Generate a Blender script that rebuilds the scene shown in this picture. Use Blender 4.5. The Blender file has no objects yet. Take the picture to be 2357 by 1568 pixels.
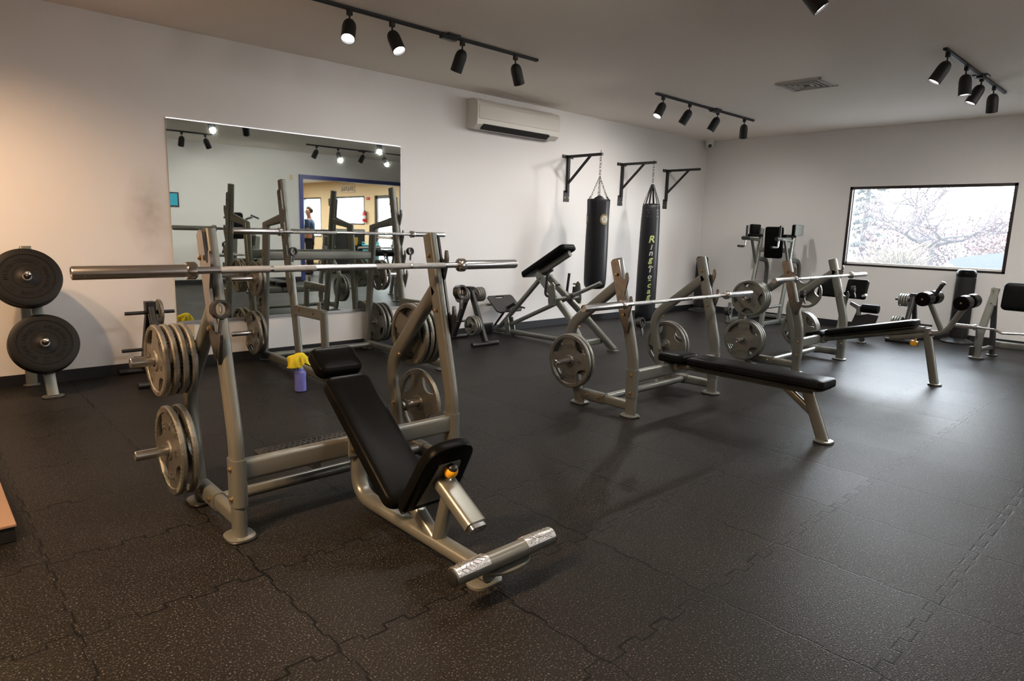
import bpy, bmesh, math, random
from mathutils import Vector as V, Matrix, Euler
random.seed(7)
S = bpy.context.scene
COL = S.collection
PI = math.pi
R = math.radians

# ---------------------------------------------------------------- camera
cd = bpy.data.cameras.new('camera'); cam = bpy.data.objects.new('camera', cd); COL.objects.link(cam)
FPX, YAW, PIT, ROL = 1495.9, 0.7548, -0.1699, 0.0286
_f = V((math.sin(YAW)*math.cos(PIT), math.cos(YAW)*math.cos(PIT), math.sin(PIT)))
_r = V((math.cos(YAW), -math.sin(YAW), 0)); _u = _r.cross(_f)
_r2 = _r*math.cos(ROL)+_u*math.sin(ROL); _u2 = _u*math.cos(ROL)-_r*math.sin(ROL)
cam.matrix_world = Matrix(((_r2.x, _u2.x, -_f.x, -10.699), (_r2.y, _u2.y, -_f.y, -6.441), (_r2.z, _u2.z, -_f.z, 1.366), (0, 0, 0, 1)))
cd.sensor_width = 36; cd.lens = FPX/2357*36; cd.clip_start = 0.05; cd.clip_end = 300
S.camera = cam

# ---------------------------------------------------------------- world, view, light levels
W = bpy.data.worlds.new('overcast_sky'); S.world = W; W.use_nodes = True
wn = W.node_tree.nodes; wl = W.node_tree.links
bg = wn['Background']; bg.inputs['Strength'].default_value = 30.0
tc = wn.new('ShaderNodeTexCoord'); sx = wn.new('ShaderNodeSeparateXYZ'); cr = wn.new('ShaderNodeValToRGB')
cr.color_ramp.elements[0].position = 0.0; cr.color_ramp.elements[0].color = (0.95, 0.97, 1.0, 1)
cr.color_ramp.elements[1].position = 0.6; cr.color_ramp.elements[1].color = (0.78, 0.88, 1.0, 1)
wl.new(tc.outputs['Generated'], sx.inputs[0]); wl.new(sx.outputs['Z'], cr.inputs[0]); wl.new(cr.outputs[0], bg.inputs[0])
S.view_settings.view_transform = 'Standard'; S.view_settings.look = 'None'
S.view_settings.exposure = 0.0; S.view_settings.gamma = 1.0; S.view_settings.use_curve_mapping = False
S.cycles.use_denoising = True
S.cycles.max_bounces = 8; S.cycles.diffuse_bounces = 5; S.cycles.glossy_bounces = 5; S.cycles.transparent_max_bounces = 12
S.cycles.sample_clamp_indirect = 6.0
SPOT_W = 74.0      # each head of the track lights
WARM_W = 150.0     # the warm track by the left wall
LOBBY_W = 110.0     # each fluorescent panel of the lobby

# ---------------------------------------------------------------- materials (all procedural)
def mat(name, col, rough=0.5, metal=0.0, var=0.0, vscale=20.0, bump=0.0, bscale=100.0, rvar=0.0, coat=0.0, spec=0.5, trans=0.0, detail=3.0):
    m = bpy.data.materials.new(name); m.use_nodes = True
    n = m.node_tree.nodes; l = m.node_tree.links; b = n['Principled BSDF']
    c4 = (*col, 1); b.inputs['Base Color'].default_value = c4
    b.inputs['Roughness'].default_value = rough; b.inputs['Metallic'].default_value = metal
    b.inputs['Coat Weight'].default_value = coat; b.inputs['Specular IOR Level'].default_value = spec
    b.inputs['Transmission Weight'].default_value = trans
    co = n.new('ShaderNodeTexCoord')
    if var or rvar:
        t = n.new('ShaderNodeTexNoise'); t.inputs['Scale'].default_value = vscale; t.inputs['Detail'].default_value = detail
        l.new(co.outputs['Object'], t.inputs['Vector'])
        if var:
            mx = n.new('ShaderNodeMix'); mx.data_type = 'RGBA'
            mx.inputs[6].default_value = (*[max(0, x*(1-var)) for x in col], 1); mx.inputs[7].default_value = (*[min(1, x*(1+var)) for x in col], 1)
            l.new(t.outputs['Fac'], mx.inputs[0]); l.new(mx.outputs[2], b.inputs['Base Color'])
        if rvar:
            mr = n.new('ShaderNodeMapRange'); mr.inputs[3].default_value = max(0, rough-rvar); mr.inputs[4].default_value = min(1, rough+rvar)
            l.new(t.outputs['Fac'], mr.inputs[0]); l.new(mr.outputs[0], b.inputs['Roughness'])
    if bump:
        t2 = n.new('ShaderNodeTexNoise'); t2.inputs['Scale'].default_value = bscale; t2.inputs['Detail'].default_value = 2
        l.new(co.outputs['Object'], t2.inputs['Vector'])
        bp = n.new('ShaderNodeBump'); bp.inputs['Strength'].default_value = bump; bp.inputs['Distance'].default_value = 0.004
        l.new(t2.outputs['Fac'], bp.inputs['Height']); l.new(bp.outputs[0], b.inputs['Normal'])
    return m
def emit(name, col, st):
    m = bpy.data.materials.new(name); m.use_nodes = True
    b = m.node_tree.nodes['Principled BSDF']; b.inputs['Base Color'].default_value = (0, 0, 0, 1)
    b.inputs['Emission Color'].default_value = (*col, 1); b.inputs['Emission Strength'].default_value = st
    return m
M = {}
M['wall'] = mat('white_wall_paint', (0.74, 0.72, 0.705), 0.75, bump=0.25, bscale=140, var=0.02, vscale=3)
M['ceil'] = mat('ceiling_paint', (0.90, 0.83, 0.75), 0.85, bump=0.6, bscale=90)
m = mat('white_wall_paint_smudged', (0.74, 0.72, 0.705), 0.75, bump=0.25, bscale=140); n = m.node_tree.nodes; l = m.node_tree.links      # grimy smudge left of the mirror
co = n.new('ShaderNodeTexCoord'); mp = n.new('ShaderNodeMapping'); mp.inputs['Location'].default_value = (9.06/.22, 0, -1.42/.42); mp.inputs['Scale'].default_value = (1/.22, .01, 1/.42); gr = n.new('ShaderNodeTexGradient'); gr.gradient_type = 'SPHERICAL'
nz = n.new('ShaderNodeTexNoise'); nz.inputs['Scale'].default_value = 9; nz.inputs['Detail'].default_value = 8; mm = n.new('ShaderNodeMath'); mm.operation = 'MULTIPLY'; mc = n.new('ShaderNodeMix'); mc.data_type = 'RGBA'
l.new(co.outputs['Object'], mp.inputs[0]); l.new(mp.outputs[0], gr.inputs[0]); l.new(co.outputs['Object'], nz.inputs['Vector']); l.new(gr.outputs['Fac'], mm.inputs[0]); l.new(nz.outputs['Fac'], mm.inputs[1]); l.new(mm.outputs[0], mc.inputs[0])
mc.inputs[6].default_value = (0.74, 0.72, 0.705, 1); mc.inputs[7].default_value = (0.30, 0.25, 0.20, 1); l.new(mc.outputs[2], n['Principled BSDF'].inputs['Base Color']); M['wallback'] = m
M['base'] = mat('black_rubber_base', (0.012, 0.012, 0.014), 0.45)
M['grey'] = mat('silver_grey_powder_coat', (0.185, 0.19, 0.17), 0.33, 0.5, bump=0.05, bscale=500, var=0.05, vscale=8)
M['darkgrey'] = mat('dark_grey_powder_coat', (0.10, 0.10, 0.095), 0.4, 0.4, bump=0.05, bscale=400)
M['chrome'] = mat('chrome', (0.75, 0.75, 0.74), 0.13, 1.0)
M['worn'] = mat('worn_chrome_plate', (0.24, 0.23, 0.22), 0.17, 1.0, var=0.4, vscale=30, detail=6)
M['steel'] = mat('brushed_steel', (0.62, 0.62, 0.62), 0.27, 1.0)
M['knurl'] = mat('knurled_steel', (0.46, 0.46, 0.45), 0.42, 0.9, bump=0.6, bscale=900, var=0.15, vscale=40)
M['vinyl'] = mat('black_vinyl', (0.0045, 0.0045, 0.0045), 0.29, bump=0.12, bscale=300, spec=0.035)
M['bagvinyl'] = mat('black_bag_leather', (0.009, 0.009, 0.011), 0.40, bump=0.2, bscale=60, spec=0.28)
M['black'] = mat('black_plastic', (0.012, 0.012, 0.012), 0.4)
M['matte'] = mat('matte_black_paint', (0.010, 0.010, 0.010), 0.5, 0.1)
M['blackpaint'] = mat('black_steel_paint', (0.02, 0.019, 0.018), 0.4, 0.2, var=0.2, vscale=25)
M['iron'] = mat('hammertone_grey_iron', (0.21, 0.21, 0.188), 0.33, 0.75, bump=0.6, bscale=220, var=0.15, vscale=40)
M['iron2'] = mat('worn_grey_iron', (0.25, 0.24, 0.21), 0.34, 0.7, bump=0.5, bscale=260, var=0.25, vscale=30)
M['bumper'] = mat('black_bumper_rubber', (0.009, 0.0085, 0.008), 0.45, bump=0.1, bscale=200, spec=0.2)
M['brass'] = mat('zinc_yellow_bolt', (0.42, 0.31, 0.16), 0.3, 0.9)
M['yellow'] = mat('yellow_plastic', (0.85, 0.42, 0.02), 0.35)
M['cloth'] = mat('yellow_microfibre', (0.72, 0.55, 0.02), 0.9, var=0.15, vscale=60, bump=0.5, bscale=900)
M['blue'] = mat('blue_cleaning_liquid', (0.16, 0.17, 0.52), 0.25, var=0.1, vscale=15)
M['clear'] = mat('cloudy_plastic', (0.55, 0.57, 0.62), 0.3)
M['diamond'] = mat('scratched_tread_metal', (0.55, 0.55, 0.54), 0.3, 0.9, var=0.3, vscale=70, bump=0.4, bscale=160, detail=6)
M['treadrub'] = mat('black_tread_rubber', (0.02, 0.019, 0.018), 0.5)
M['acwhite'] = mat('aged_white_plastic', (0.62, 0.585, 0.53), 0.45)
M['almond'] = mat('almond_plastic', (0.55, 0.42, 0.24), 0.4)
M['white'] = mat('white_plastic', (0.80, 0.81, 0.79), 0.4)
M['ventm'] = mat('painted_vent_metal', (0.50, 0.48, 0.45), 0.5)
M['dark'] = mat('dark_cavity', (0.006, 0.006, 0.006), 0.8)
M['winframe'] = mat('dark_bronze_frame', (0.022, 0.014, 0.012), 0.4, 0.3, var=0.3, vscale=15)
M['alu'] = mat('aluminium_trim', (0.7, 0.7, 0.72), 0.3, 1.0)
M['gold'] = mat('faded_gold_print', (0.17, 0.115, 0.035), 0.5, var=0.3, vscale=60)
M['cream'] = mat('cream_print', (0.40, 0.41, 0.37), 0.6, var=0.2, vscale=60)
M['lime'] = mat('yellow_green_print', (0.38, 0.43, 0.15), 0.6, var=0.5, vscale=25)
M['wood'] = mat('platform_plywood', (0.30, 0.185, 0.12), 0.5, var=0.2, vscale=6, rvar=0.1)
M['navy'] = mat('navy_blue_trim', (0.018, 0.024, 0.14), 0.45)
M['tan'] = mat('tan_lobby_paint', (0.76, 0.58, 0.36), 0.7)
M['poster'] = mat('teal_poster', (0.02, 0.30, 0.42), 0.5, var=0.2, vscale=14)
M['red'] = mat('red_enamel', (0.55, 0.015, 0.012), 0.3)
M['teal'] = mat('teal_basket', (0.12, 0.50, 0.60), 0.5, var=0.15, vscale=20)
M['skin'] = mat('skin', (0.62, 0.30, 0.19), 0.5)
M['hair'] = mat('brown_hair', (0.07, 0.04, 0.02), 0.6, bump=0.6, bscale=200)
M['shirt'] = mat('slate_blue_cotton', (0.03, 0.06, 0.13), 0.85, bump=0.3, bscale=300)
M['trousers'] = mat('charcoal_cotton', (0.02, 0.02, 0.025), 0.85)
M['sign'] = mat('pale_sign_board', (0.62, 0.50, 0.36), 0.6)
M['ink'] = mat('dark_sign_ink', (0.05, 0.04, 0.035), 0.6)
M['blueink'] = mat('blue_door_lettering', (0.03, 0.09, 0.45), 0.5)
M['carpaint'] = mat('silver_blue_car_paint', (0.024, 0.030, 0.037), 0.45, 0.0, spec=0.2)
M['carglass'] = mat('car_glass', (0.011, 0.014, 0.018), 0.08, spec=0.8)
M['tyre'] = mat('tyre_rubber', (0.02, 0.02, 0.02), 0.8)
M['asphalt'] = mat('pale_concrete_ground', (0.085, 0.084, 0.082), 0.9, var=0.1, vscale=2)
M['bark'] = mat('grey_brown_bark', (0.018, 0.015, 0.0155), 0.9, bump=0.6, bscale=60, var=0.2, vscale=20)
M['redleaf'] = mat('red_autumn_leaf', (0.040, 0.0165, 0.018), 0.7, var=0.25, vscale=2)
M['orangeleaf'] = mat('orange_red_leaf', (0.050, 0.019, 0.012), 0.7, var=0.25, vscale=2)
M['pine'] = mat('blue_green_needles', (0.018, 0.024, 0.020), 0.8, var=0.3, vscale=3)
M['green'] = mat('green_leaf', (0.026, 0.033, 0.015), 0.8, var=0.3, vscale=3)
M['straw'] = mat('dry_ornamental_grass', (0.054, 0.041, 0.023), 0.9, var=0.25, vscale=8)
M['bulb'] = emit('lit_lamp_face', (1.0, 0.98, 0.95), 14.0)
M['bulbwarm'] = emit('warm_lamp_face', (1.0, 0.72, 0.42), 14.0)
M['tubelight'] = emit('fluorescent_diffuser', (0.95, 0.98, 1.0), 5.0)
M['exit'] = emit('green_exit_sign', (0.1, 0.9, 0.2), 1.5)

def thin_glass(name, tint, refl):
    m = bpy.data.materials.new(name); m.use_nodes = True; n = m.node_tree.nodes; l = m.node_tree.links
    n.remove(n['Principled BSDF']); out = n['Material Output']
    tr = n.new('ShaderNodeBsdfTransparent'); tr.inputs[0].default_value = (*tint, 1)
    gl = n.new('ShaderNodeBsdfGlossy'); gl.inputs['Roughness'].default_value = 0.02
    lw = n.new('ShaderNodeLayerWeight'); lw.inputs[0].default_value = .5; pw = n.new('ShaderNodeMath'); pw.operation = 'POWER'; pw.inputs[1].default_value = 4; l.new(lw.outputs['Facing'], pw.inputs[0])
    fr = n.new('ShaderNodeMath'); fr.operation = 'MULTIPLY_ADD'; fr.inputs[1].default_value = .5; fr.inputs[2].default_value = .025; l.new(pw.outputs[0], fr.inputs[0]); mx = n.new('ShaderNodeMixShader')
    l.new(fr.outputs[0], mx.inputs[0]); l.new(tr.outputs[0], mx.inputs[1]); l.new(gl.outputs[0], mx.inputs[2]); l.new(mx.outputs[0], out.inputs[0])
    return m
M['glass'] = thin_glass('window_glass', (0.97, 0.98, 0.98), 1.3)
M['veiled'] = thin_glass('veiled_window_glass', (0.97, 0.98, 0.98), 1.3)
n = M['veiled'].node_tree.nodes; l = M['veiled'].node_tree.links; o_ = n['Material Output']; prev = o_.inputs[0].links[0].from_socket
tl = n.new('ShaderNodeBsdfTranslucent'); tl.inputs[0].default_value = (.95, .96, 1, 1); mx = n.new('ShaderNodeMixShader'); mx.inputs[0].default_value = .0145  # glare veil mixed into the pane: pale translucent share washes out the view
l.new(prev, mx.inputs[1]); l.new(tl.outputs[0], mx.inputs[2]); l.new(mx.outputs[0], o_.inputs[0])
m = bpy.data.materials.new('mirror_silver'); m.use_nodes = True; b = m.node_tree.nodes['Principled BSDF']
b.inputs['Base Color'].default_value = (0.78, 0.84, 0.80, 1); b.inputs['Metallic'].default_value = 1; b.inputs['Roughness'].default_value = 0.015; M['mirror'] = m
m = bpy.data.materials.new('translucent_blind'); m.use_nodes = True; n = m.node_tree.nodes; l = m.node_tree.links; n.remove(n['Principled BSDF'])
d = n.new('ShaderNodeBsdfDiffuse'); d.inputs[0].default_value = (0.85, 0.87, 0.9, 1); t = n.new('ShaderNodeBsdfTranslucent'); t.inputs[0].default_value = (0.8, 0.85, 0.9, 1)
mx = n.new('ShaderNodeMixShader'); mx.inputs[0].default_value = 0.6
l.new(d.outputs[0], mx.inputs[1]); l.new(t.outputs[0], mx.inputs[2]); l.new(mx.outputs[0], n['Material Output'].inputs[0]); M['blind'] = m

# interlocking rubber tiles: seams with square teeth, grey specks, tiles that differ slightly in sheen
def floor_mat():
    m = bpy.data.materials.new('interlocking_rubber_tiles'); m.use_nodes = True; n = m.node_tree.nodes; l = m.node_tree.links; b = n['Principled BSDF']
    def val(x):
        return x
    def math_(op, a, b_=None, c=None):
        k = n.new('ShaderNodeMath'); k.operation = op
        for i, x in enumerate((a, b_, c)):
            if x is None: continue
            if isinstance(x, (int, float)): k.inputs[i].default_value = x
            else: l.new(x, k.inputs[i])
        return k.outputs[0]
    co = n.new('ShaderNodeTexCoord'); sp = n.new('ShaderNodeSeparateXYZ'); l.new(co.outputs['Object'], sp.inputs[0])
    X = math_('ADD', sp.outputs['X'], 6.703+0.614*40); Y = math_('ADD', sp.outputs['Y'], 5.287+0.614*40)
    s, amp, half = 0.614, 0.017, 0.614/7
    def seam(A, B, amp=0.017):      # seam lines at B = k*s, teeth along A
        cell = math_('FLOOR', math_('DIVIDE', A, half))
        sg = math_('SUBTRACT', math_('MULTIPLY', math_('MODULO', cell, 2.0), 2.0), 1.0)
        t = math_('SUBTRACT', math_('PINGPONG', B, s/2), 0)
        tb = math_('MULTIPLY', math_('SUBTRACT', math_('FRACT', math_('ADD', math_('DIVIDE', B, s), 0.5)), 0.5), s)
        d1 = math_('ABSOLUTE', math_('SUBTRACT', tb, math_('MULTIPLY', sg, amp)))
        fa = math_('MULTIPLY', math_('ABSOLUTE', math_('SUBTRACT', math_('FRACT', math_('ADD', math_('DIVIDE', A, half), 0.5)), 0.5)), half)
        out = math_('MULTIPLY', math_('MAXIMUM', math_('SUBTRACT', math_('ABSOLUTE', tb), amp), 0.0), 8.0)
        d2 = math_('ADD', fa, out)
        return math_('MINIMUM', d1, d2), math_('SUBTRACT', B, math_('MULTIPLY', sg, amp))
    dx, Yc = seam(X, Y); dy, Xc = seam(Y, X, 0.006)
    d = math_('MINIMUM', dx, dy)
    # seam darkness varies along the floor, most joints are tight
    nz = n.new('ShaderNodeTexNoise'); nz.inputs['Scale'].default_value = 3.0; nz.inputs['Detail'].default_value = 2; l.new(co.outputs['Object'], nz.inputs['Vector'])
    wide = n.new('ShaderNodeMapRange'); wide.inputs[1].default_value = 0.38; wide.inputs[2].default_value = 0.68; wide.inputs[3].default_value = 0.0018; wide.inputs[4].default_value = 0.0062; l.new(nz.outputs['Fac'], wide.inputs[0])
    mask = math_('LESS_THAN', d, wide.outputs[0])
    cx = n.new('ShaderNodeCombineXYZ'); l.new(math_('FLOOR', math_('DIVIDE', Xc, s)), cx.inputs[0]); l.new(math_('FLOOR', math_('DIVIDE', Yc, s)), cx.inputs[1])
    wnz = n.new('ShaderNodeTexWhiteNoise'); wnz.noise_dimensions = '3D'; l.new(cx.outputs[0], wnz.inputs['Vector'])
    sk = n.new('ShaderNodeTexNoise'); sk.inputs['Scale'].default_value = 150; sk.inputs['Detail'].default_value = 2; l.new(co.outputs['Object'], sk.inputs['Vector'])
    sr = n.new('ShaderNodeValToRGB'); e = sr.color_ramp.elements
    e[0].position = 0.42; e[0].color = (0.0088, 0.0078, 0.007, 1); e[1].position = 0.72; e[1].color = (0.13, 0.125, 0.12, 1); k = e.new(0.60); k.color = (0.0155, 0.0142, 0.013, 1)
    l.new(sk.outputs['Fac'], sr.inputs[0])
    lg = n.new('ShaderNodeTexNoise'); lg.inputs['Scale'].default_value = 1.1; lg.inputs['Detail'].default_value = 6; lg.inputs['Roughness'].default_value = 0.6; l.new(co.outputs['Object'], lg.inputs['Vector'])
    br = n.new('ShaderNodeMapRange'); br.inputs[1].default_value = 0.3; br.inputs[2].default_value = 0.7; br.inputs[3].default_value = 0.8; br.inputs[4].default_value = 1.35; l.new(lg.outputs['Fac'], br.inputs[0])
    bt = math_('MULTIPLY', br.outputs[0], math_('ADD', math_('MULTIPLY', wnz.outputs['Value'], 0.16), 0.92))
    mu = n.new('ShaderNodeMix'); mu.data_type = 'RGBA'; mu.blend_type = 'MULTIPLY'; mu.inputs[0].default_value = 1
    cc = n.new('ShaderNodeCombineColor'); [l.new(bt, cc.inputs[i]) for i in range(3)]
    l.new(sr.outputs[0], mu.inputs[6]); l.new(cc.outputs[0], mu.inputs[7])
    sm = n.new('ShaderNodeMix'); sm.data_type = 'RGBA'; sm.inputs[7].default_value = (0.004, 0.004, 0.004, 1); l.new(mask, sm.inputs[0]); l.new(mu.outputs[2], sm.inputs[6]); l.new(sm.outputs[2], b.inputs['Base Color'])
    rg = math_('ADD', math_('MULTIPLY', wnz.outputs['Value'], 0.05), math_('ADD', math_('MULTIPLY', lg.outputs['Fac'], 0.14), 0.31))
    l.new(rg, b.inputs['Roughness'])
    b.inputs['Specular IOR Level'].default_value = 0.08
    hn = n.new('ShaderNodeTexNoise'); hn.inputs['Scale'].default_value = 190; hn.inputs['Detail'].default_value = 1; l.new(co.outputs['Object'], hn.inputs['Vector'])
    edge = math_('MULTIPLY', math_('MINIMUM', d, 0.006), -60.0)
    h = math_('SUBTRACT', hn.outputs['Fac'], math_('MULTIPLY', math_('SUBTRACT', 0.006, math_('MINIMUM', d, 0.006)), 90.0))
    bp = n.new('ShaderNodeBump'); bp.inputs['Strength'].default_value = 0.6; bp.inputs['Distance'].default_value = 0.003; l.new(h, bp.inputs['Height'])
    tn = n.new('ShaderNodeTexNoise'); tn.inputs['Scale'].default_value = 2.2; tn.inputs['Detail'].default_value = 1; l.new(co.outputs['Object'], tn.inputs['Vector'])
    b2 = n.new('ShaderNodeBump'); b2.inputs['Strength'].default_value = 0.06; b2.inputs['Distance'].default_value = 0.03; l.new(tn.outputs['Fac'], b2.inputs['Height']); l.new(b2.outputs[0], bp.inputs['Normal'])
    l.new(bp.outputs[0], b.inputs['Normal'])
    return m
M['floor'] = floor_mat()

# ---------------------------------------------------------------- mesh helpers
def perp(t, side):
    a = side - t*side.dot(t)
    if a.length < 1e-6:
        a = V((0, 0, 1)) - t*t.z if abs(t.z) < .9 else V((1, 0, 0)) - t*t.x
    return a.normalized()
def fillet(pts, rad, n=6):
    pts = [V(p) for p in pts]; out = [pts[0]]
    for i in range(1, len(pts)-1):
        r = rad[i-1] if isinstance(rad, (list, tuple)) else rad
        a, p, b = pts[i-1], pts[i], pts[i+1]; u = (a-p).normalized(); w = (b-p).normalized(); ang = u.angle(w)
        if r <= 0 or ang > PI-0.02: out.append(p); continue
        d = min(r/math.tan(ang/2), (a-p).length*.49, (b-p).length*.49)
        for k in range(n+1):
            t = k/n; out.append(((p+u*d)*(1-t)+p*t)*(1-t)+(p*(1-t)+(p+w*d)*t)*t)
    out.append(pts[-1]); return out
def rrect(w, h, r, n=4):
    o = []; r = min(r, w/2-1e-5, h/2-1e-5)
    for cx, cy, a0 in ((w/2-r, h/2-r, 0), (-w/2+r, h/2-r, 90), (-w/2+r, -h/2+r, 180), (w/2-r, -h/2+r, 270)):
        for k in range(n+1):
            a = R(a0+90*k/n); o.append((cx+r*math.cos(a), cy+r*math.sin(a)))
    return o
def circ(r, n=14):
    return [(r*math.cos(2*PI*k/n), r*math.sin(2*PI*k/n)) for k in range(n)]
class G:
    def __init__(s): s.b = bmesh.new()
    def loft(s, rings, caps=True):
        vs = [[s.b.verts.new(p) for p in r] for r in rings]
        for A, B in zip(vs, vs[1:]):
            n = len(A)
            for i in range(n):
                s.b.faces.new((A[i], A[(i+1) % n], B[(i+1) % n], B[i]))
        if caps:
            s.b.faces.new(list(reversed(vs[0]))); s.b.faces.new(vs[-1])
        return s
    def sweep(s, path, sec, side=(1, 0, 0), caps=True, scale=None):
        path = [V(p) for p in path]; side = V(side); rings = []
        for i, p in enumerate(path):
            a = path[max(i-1, 0)]; c = path[min(i+1, len(path)-1)]; t = (c-a).normalized()
            A = perp(t, side); B = t.cross(A); k = scale[i] if scale else 1
            if 0 < i < len(path)-1:
                cs = max(.5, math.cos((path[i]-a).angle(c-path[i])/2))
            else: cs = 1
            rings.append([p+A*(x*k)+B*(y*k/cs) for x, y in sec])
        return s.loft(rings, caps)
    def tube(s, path, r, n=14, side=(1, 0, 0), caps=True, scale=None):
        return s.sweep(path, circ(r, n), side, caps, scale)
    def oval(s, path, w, h, r=None, side=(1, 0, 0)):   # w along side, h across it
        return s.sweep(path, rrect(w, h, min(w, h)*.42 if r is None else r), side)
    def box(s, c, d, rot=None, bev=0.0):
        c = V(c); x, y, z = d[0]/2, d[1]/2, d[2]/2
        if bev:
            sec0 = rrect(2*x-2*bev, 2*y-2*bev, max(bev*.6, 1e-4), 2); sec1 = rrect(2*x, 2*y, bev*1.6, 2)
            L = [(sec0, -z), (sec1, -z+bev), (sec1, z-bev), (sec0, z)]
        else:
            q = [(x, y), (-x, y), (-x, -y), (x, -y)]; L = [(q, -z), (q, z)]
        m = rot if rot is not None else Matrix.Identity(3)
        return s.loft([[c+m @ V((a, b_, h)) for a, b_ in sec] for sec, h in L])
    def lathe(s, prof, o=(0, 0, 0), axis=(0, 0, 1), n=24, caps=True):
        o = V(o); ax = V(axis).normalized(); A = perp(ax, V((1, 0, 0)) if abs(ax.x) < .9 else V((0, 1, 0))); B = ax.cross(A)
        return s.loft([[o+ax*h+(A*math.cos(2*PI*k/n)+B*math.sin(2*PI*k/n))*max(r, 1e-4) for k in range(n)] for r, h in prof], caps)
    def prism(s, poly, th, o, ux, uy, bev=0.0):
        o = V(o); ux = V(ux).normalized(); uy = V(uy).normalized(); nn = ux.cross(uy)
        L = [[o+ux*a+uy*b_+nn*(-th/2) for a, b_ in poly], [o+ux*a+uy*b_+nn*(th/2) for a, b_ in poly]]
        return s.loft(L)
    def pad(s, c, w, l, t, rot, rc=0.04, er=0.018):    # cushion: w x l, thickness t along local z, rounded edges and a slight crown
        c = V(c); h = t/2; L = []
        for z, ins in ((-h, er*.8), (-h+er*.3, er*.2), (-h+er*.8, 0), (h-er*1.75, 0), (h-er*1.6, .0022), (h-er*1.45, 0), (h-er*.6, er*.15), (h-er*.15, er*.6), (h, er*1.5), (h+.004, er*3)):
            L.append([c+rot @ V((a, b_, z)) for a, b_ in rrect(w-2*ins, l-2*ins, max(rc-ins, .004), 5)])
        return s.loft(L)
    def text(s, body, size, o, ux, uy, th=0.003, bend=None, off=0.0):
        cu = bpy.data.curves.new('lettering', 'FONT'); cu.body = body; cu.size = size; cu.align_x = 'CENTER'; cu.align_y = 'CENTER'; cu.extrude = th/2; cu.offset = off; cu.resolution_u = 2
        ob = bpy.data.objects.new('lettering', cu); COL.objects.link(ob); bpy.context.view_layer.update()
        me = bpy.data.meshes.new_from_object(ob.evaluated_get(bpy.context.evaluated_depsgraph_get()))
        o = V(o); ux = V(ux).normalized(); uy = V(uy).normalized(); nn = ux.cross(uy)
        base = len(s.b.verts); vs = []
        for v in me.vertices:
            p = o+ux*v.co.x+uy*v.co.y+nn*v.co.z
            vs.append(s.b.verts.new(bend(p) if bend else p))
        for f in me.polygons:
            try: s.b.faces.new([vs[i] for i in f.vertices])
            except ValueError: pass
        bpy.data.objects.remove(ob); bpy.data.curves.remove(cu); bpy.data.meshes.remove(me)
        return s
    def build(s, name, m, parent=None, o=None, ang=38, flip=False):
        if o is None:
            o = origin(parent) if parent is not None else V((0, 0, 0))
        o = V(o)
        bmesh.ops.recalc_face_normals(s.b, faces=s.b.faces)
        for v in s.b.verts: v.co -= o
        me = bpy.data.meshes.new(name); s.b.to_mesh(me); s.b.free()
        me.materials.append(m); me.shade_smooth(); me.set_sharp_from_angle(angle=R(ang))
        ob = bpy.data.objects.new(name, me); COL.objects.link(ob)
        if parent is not None: ob.parent = parent
        else: ob.location = o
        return ob
def origin(p):
    while p.parent is not None: p = p.parent
    return V(p.location)
def tag(o, label, cat, group=None, kind=None):
    o['label'] = label; o['category'] = cat
    if group: o['group'] = group
    if kind: o['kind'] = kind
    return o
def thing(name, label, cat, loc, group=None):
    o = bpy.data.objects.new(name, None); COL.objects.link(o); o.location = loc; o.empty_display_size = 0.1
    return tag(o, label, cat, group)
def struct(g, name, m, o=(0, 0, 0)):
    ob = g.build(name, m, None, o); ob['kind'] = 'structure'; return ob
def copy_tree(o, parent=None):
    c = o.copy(); COL.objects.link(c); c.parent = parent
    for ch in list(o.children): copy_tree(ch, c)
    return c
def rotm(ax, deg): return Matrix.Rotation(R(deg), 3, ax)
def frame(ux, uy):    # 3x3 with columns ux, uy, ux x uy
    ux = V(ux).normalized(); uy = V(uy).normalized(); w = ux.cross(uy)
    return Matrix((ux, uy, w)).transposed()
_bolt = {}
def bolt(parent, p, axis, r=0.009):
    key = tuple(round(x, 3) for x in axis)+(r,)
    if key not in _bolt:
        g = G(); g.lathe([(r*1.4, 0), (r*1.4, .003), (r, .003), (r, .009), (r*.6, .011)], (0, 0, 0), axis, 10)
        me = bpy.data.meshes.new('bolt'); bmesh.ops.recalc_face_normals(g.b, faces=g.b.faces); g.b.to_mesh(me); g.b.free(); me.materials.append(M['brass']); _bolt[key] = me
    b = bpy.data.objects.new('bolt', _bolt[key]); COL.objects.link(b); b.parent = parent; b.location = V(p)-origin(parent)
    return b

# ---------------------------------------------------------------- the room
H = 3.0; XL = -16.0; YF = -8.5
def bxg(x0, x1, y0, y1, z0, z1, g=None):
    g = g or G(); g.box(((x0+x1)/2, (y0+y1)/2, (z0+z1)/2), (x1-x0, y1-y0, z1-z0)); return g
struct(bxg(XL, 0.0, YF-8.6, 0.0, -0.1, 0.0), 'floor', M['floor'])
struct(bxg(XL-.15, 0.15, YF-.15, 0.15, H, H+.12), 'ceiling', M['ceil'])
struct(bxg(XL-.15, 0.15, 0.0, 0.15, -.1, H), 'wall_back', M['wallback'])
struct(bxg(XL-.15, XL, YF, 0.0, -.1, H), 'wall_left', M['wall'])
WY0, WY1, WZ0, WZ1 = -4.577, -2.508, 0.96, 2.144
g = bxg(0, .15, YF, WY0, -.1, H); bxg(0, .15, WY1, 0, -.1, H, g); bxg(0, .15, WY0, WY1, -.1, WZ0, g); bxg(0, .15, WY0, WY1, WZ1, H, g)
struct(g, 'wall_right', M['wall'])
OX0, OX1, OZ = -3.60, -0.80, 2.40
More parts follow.
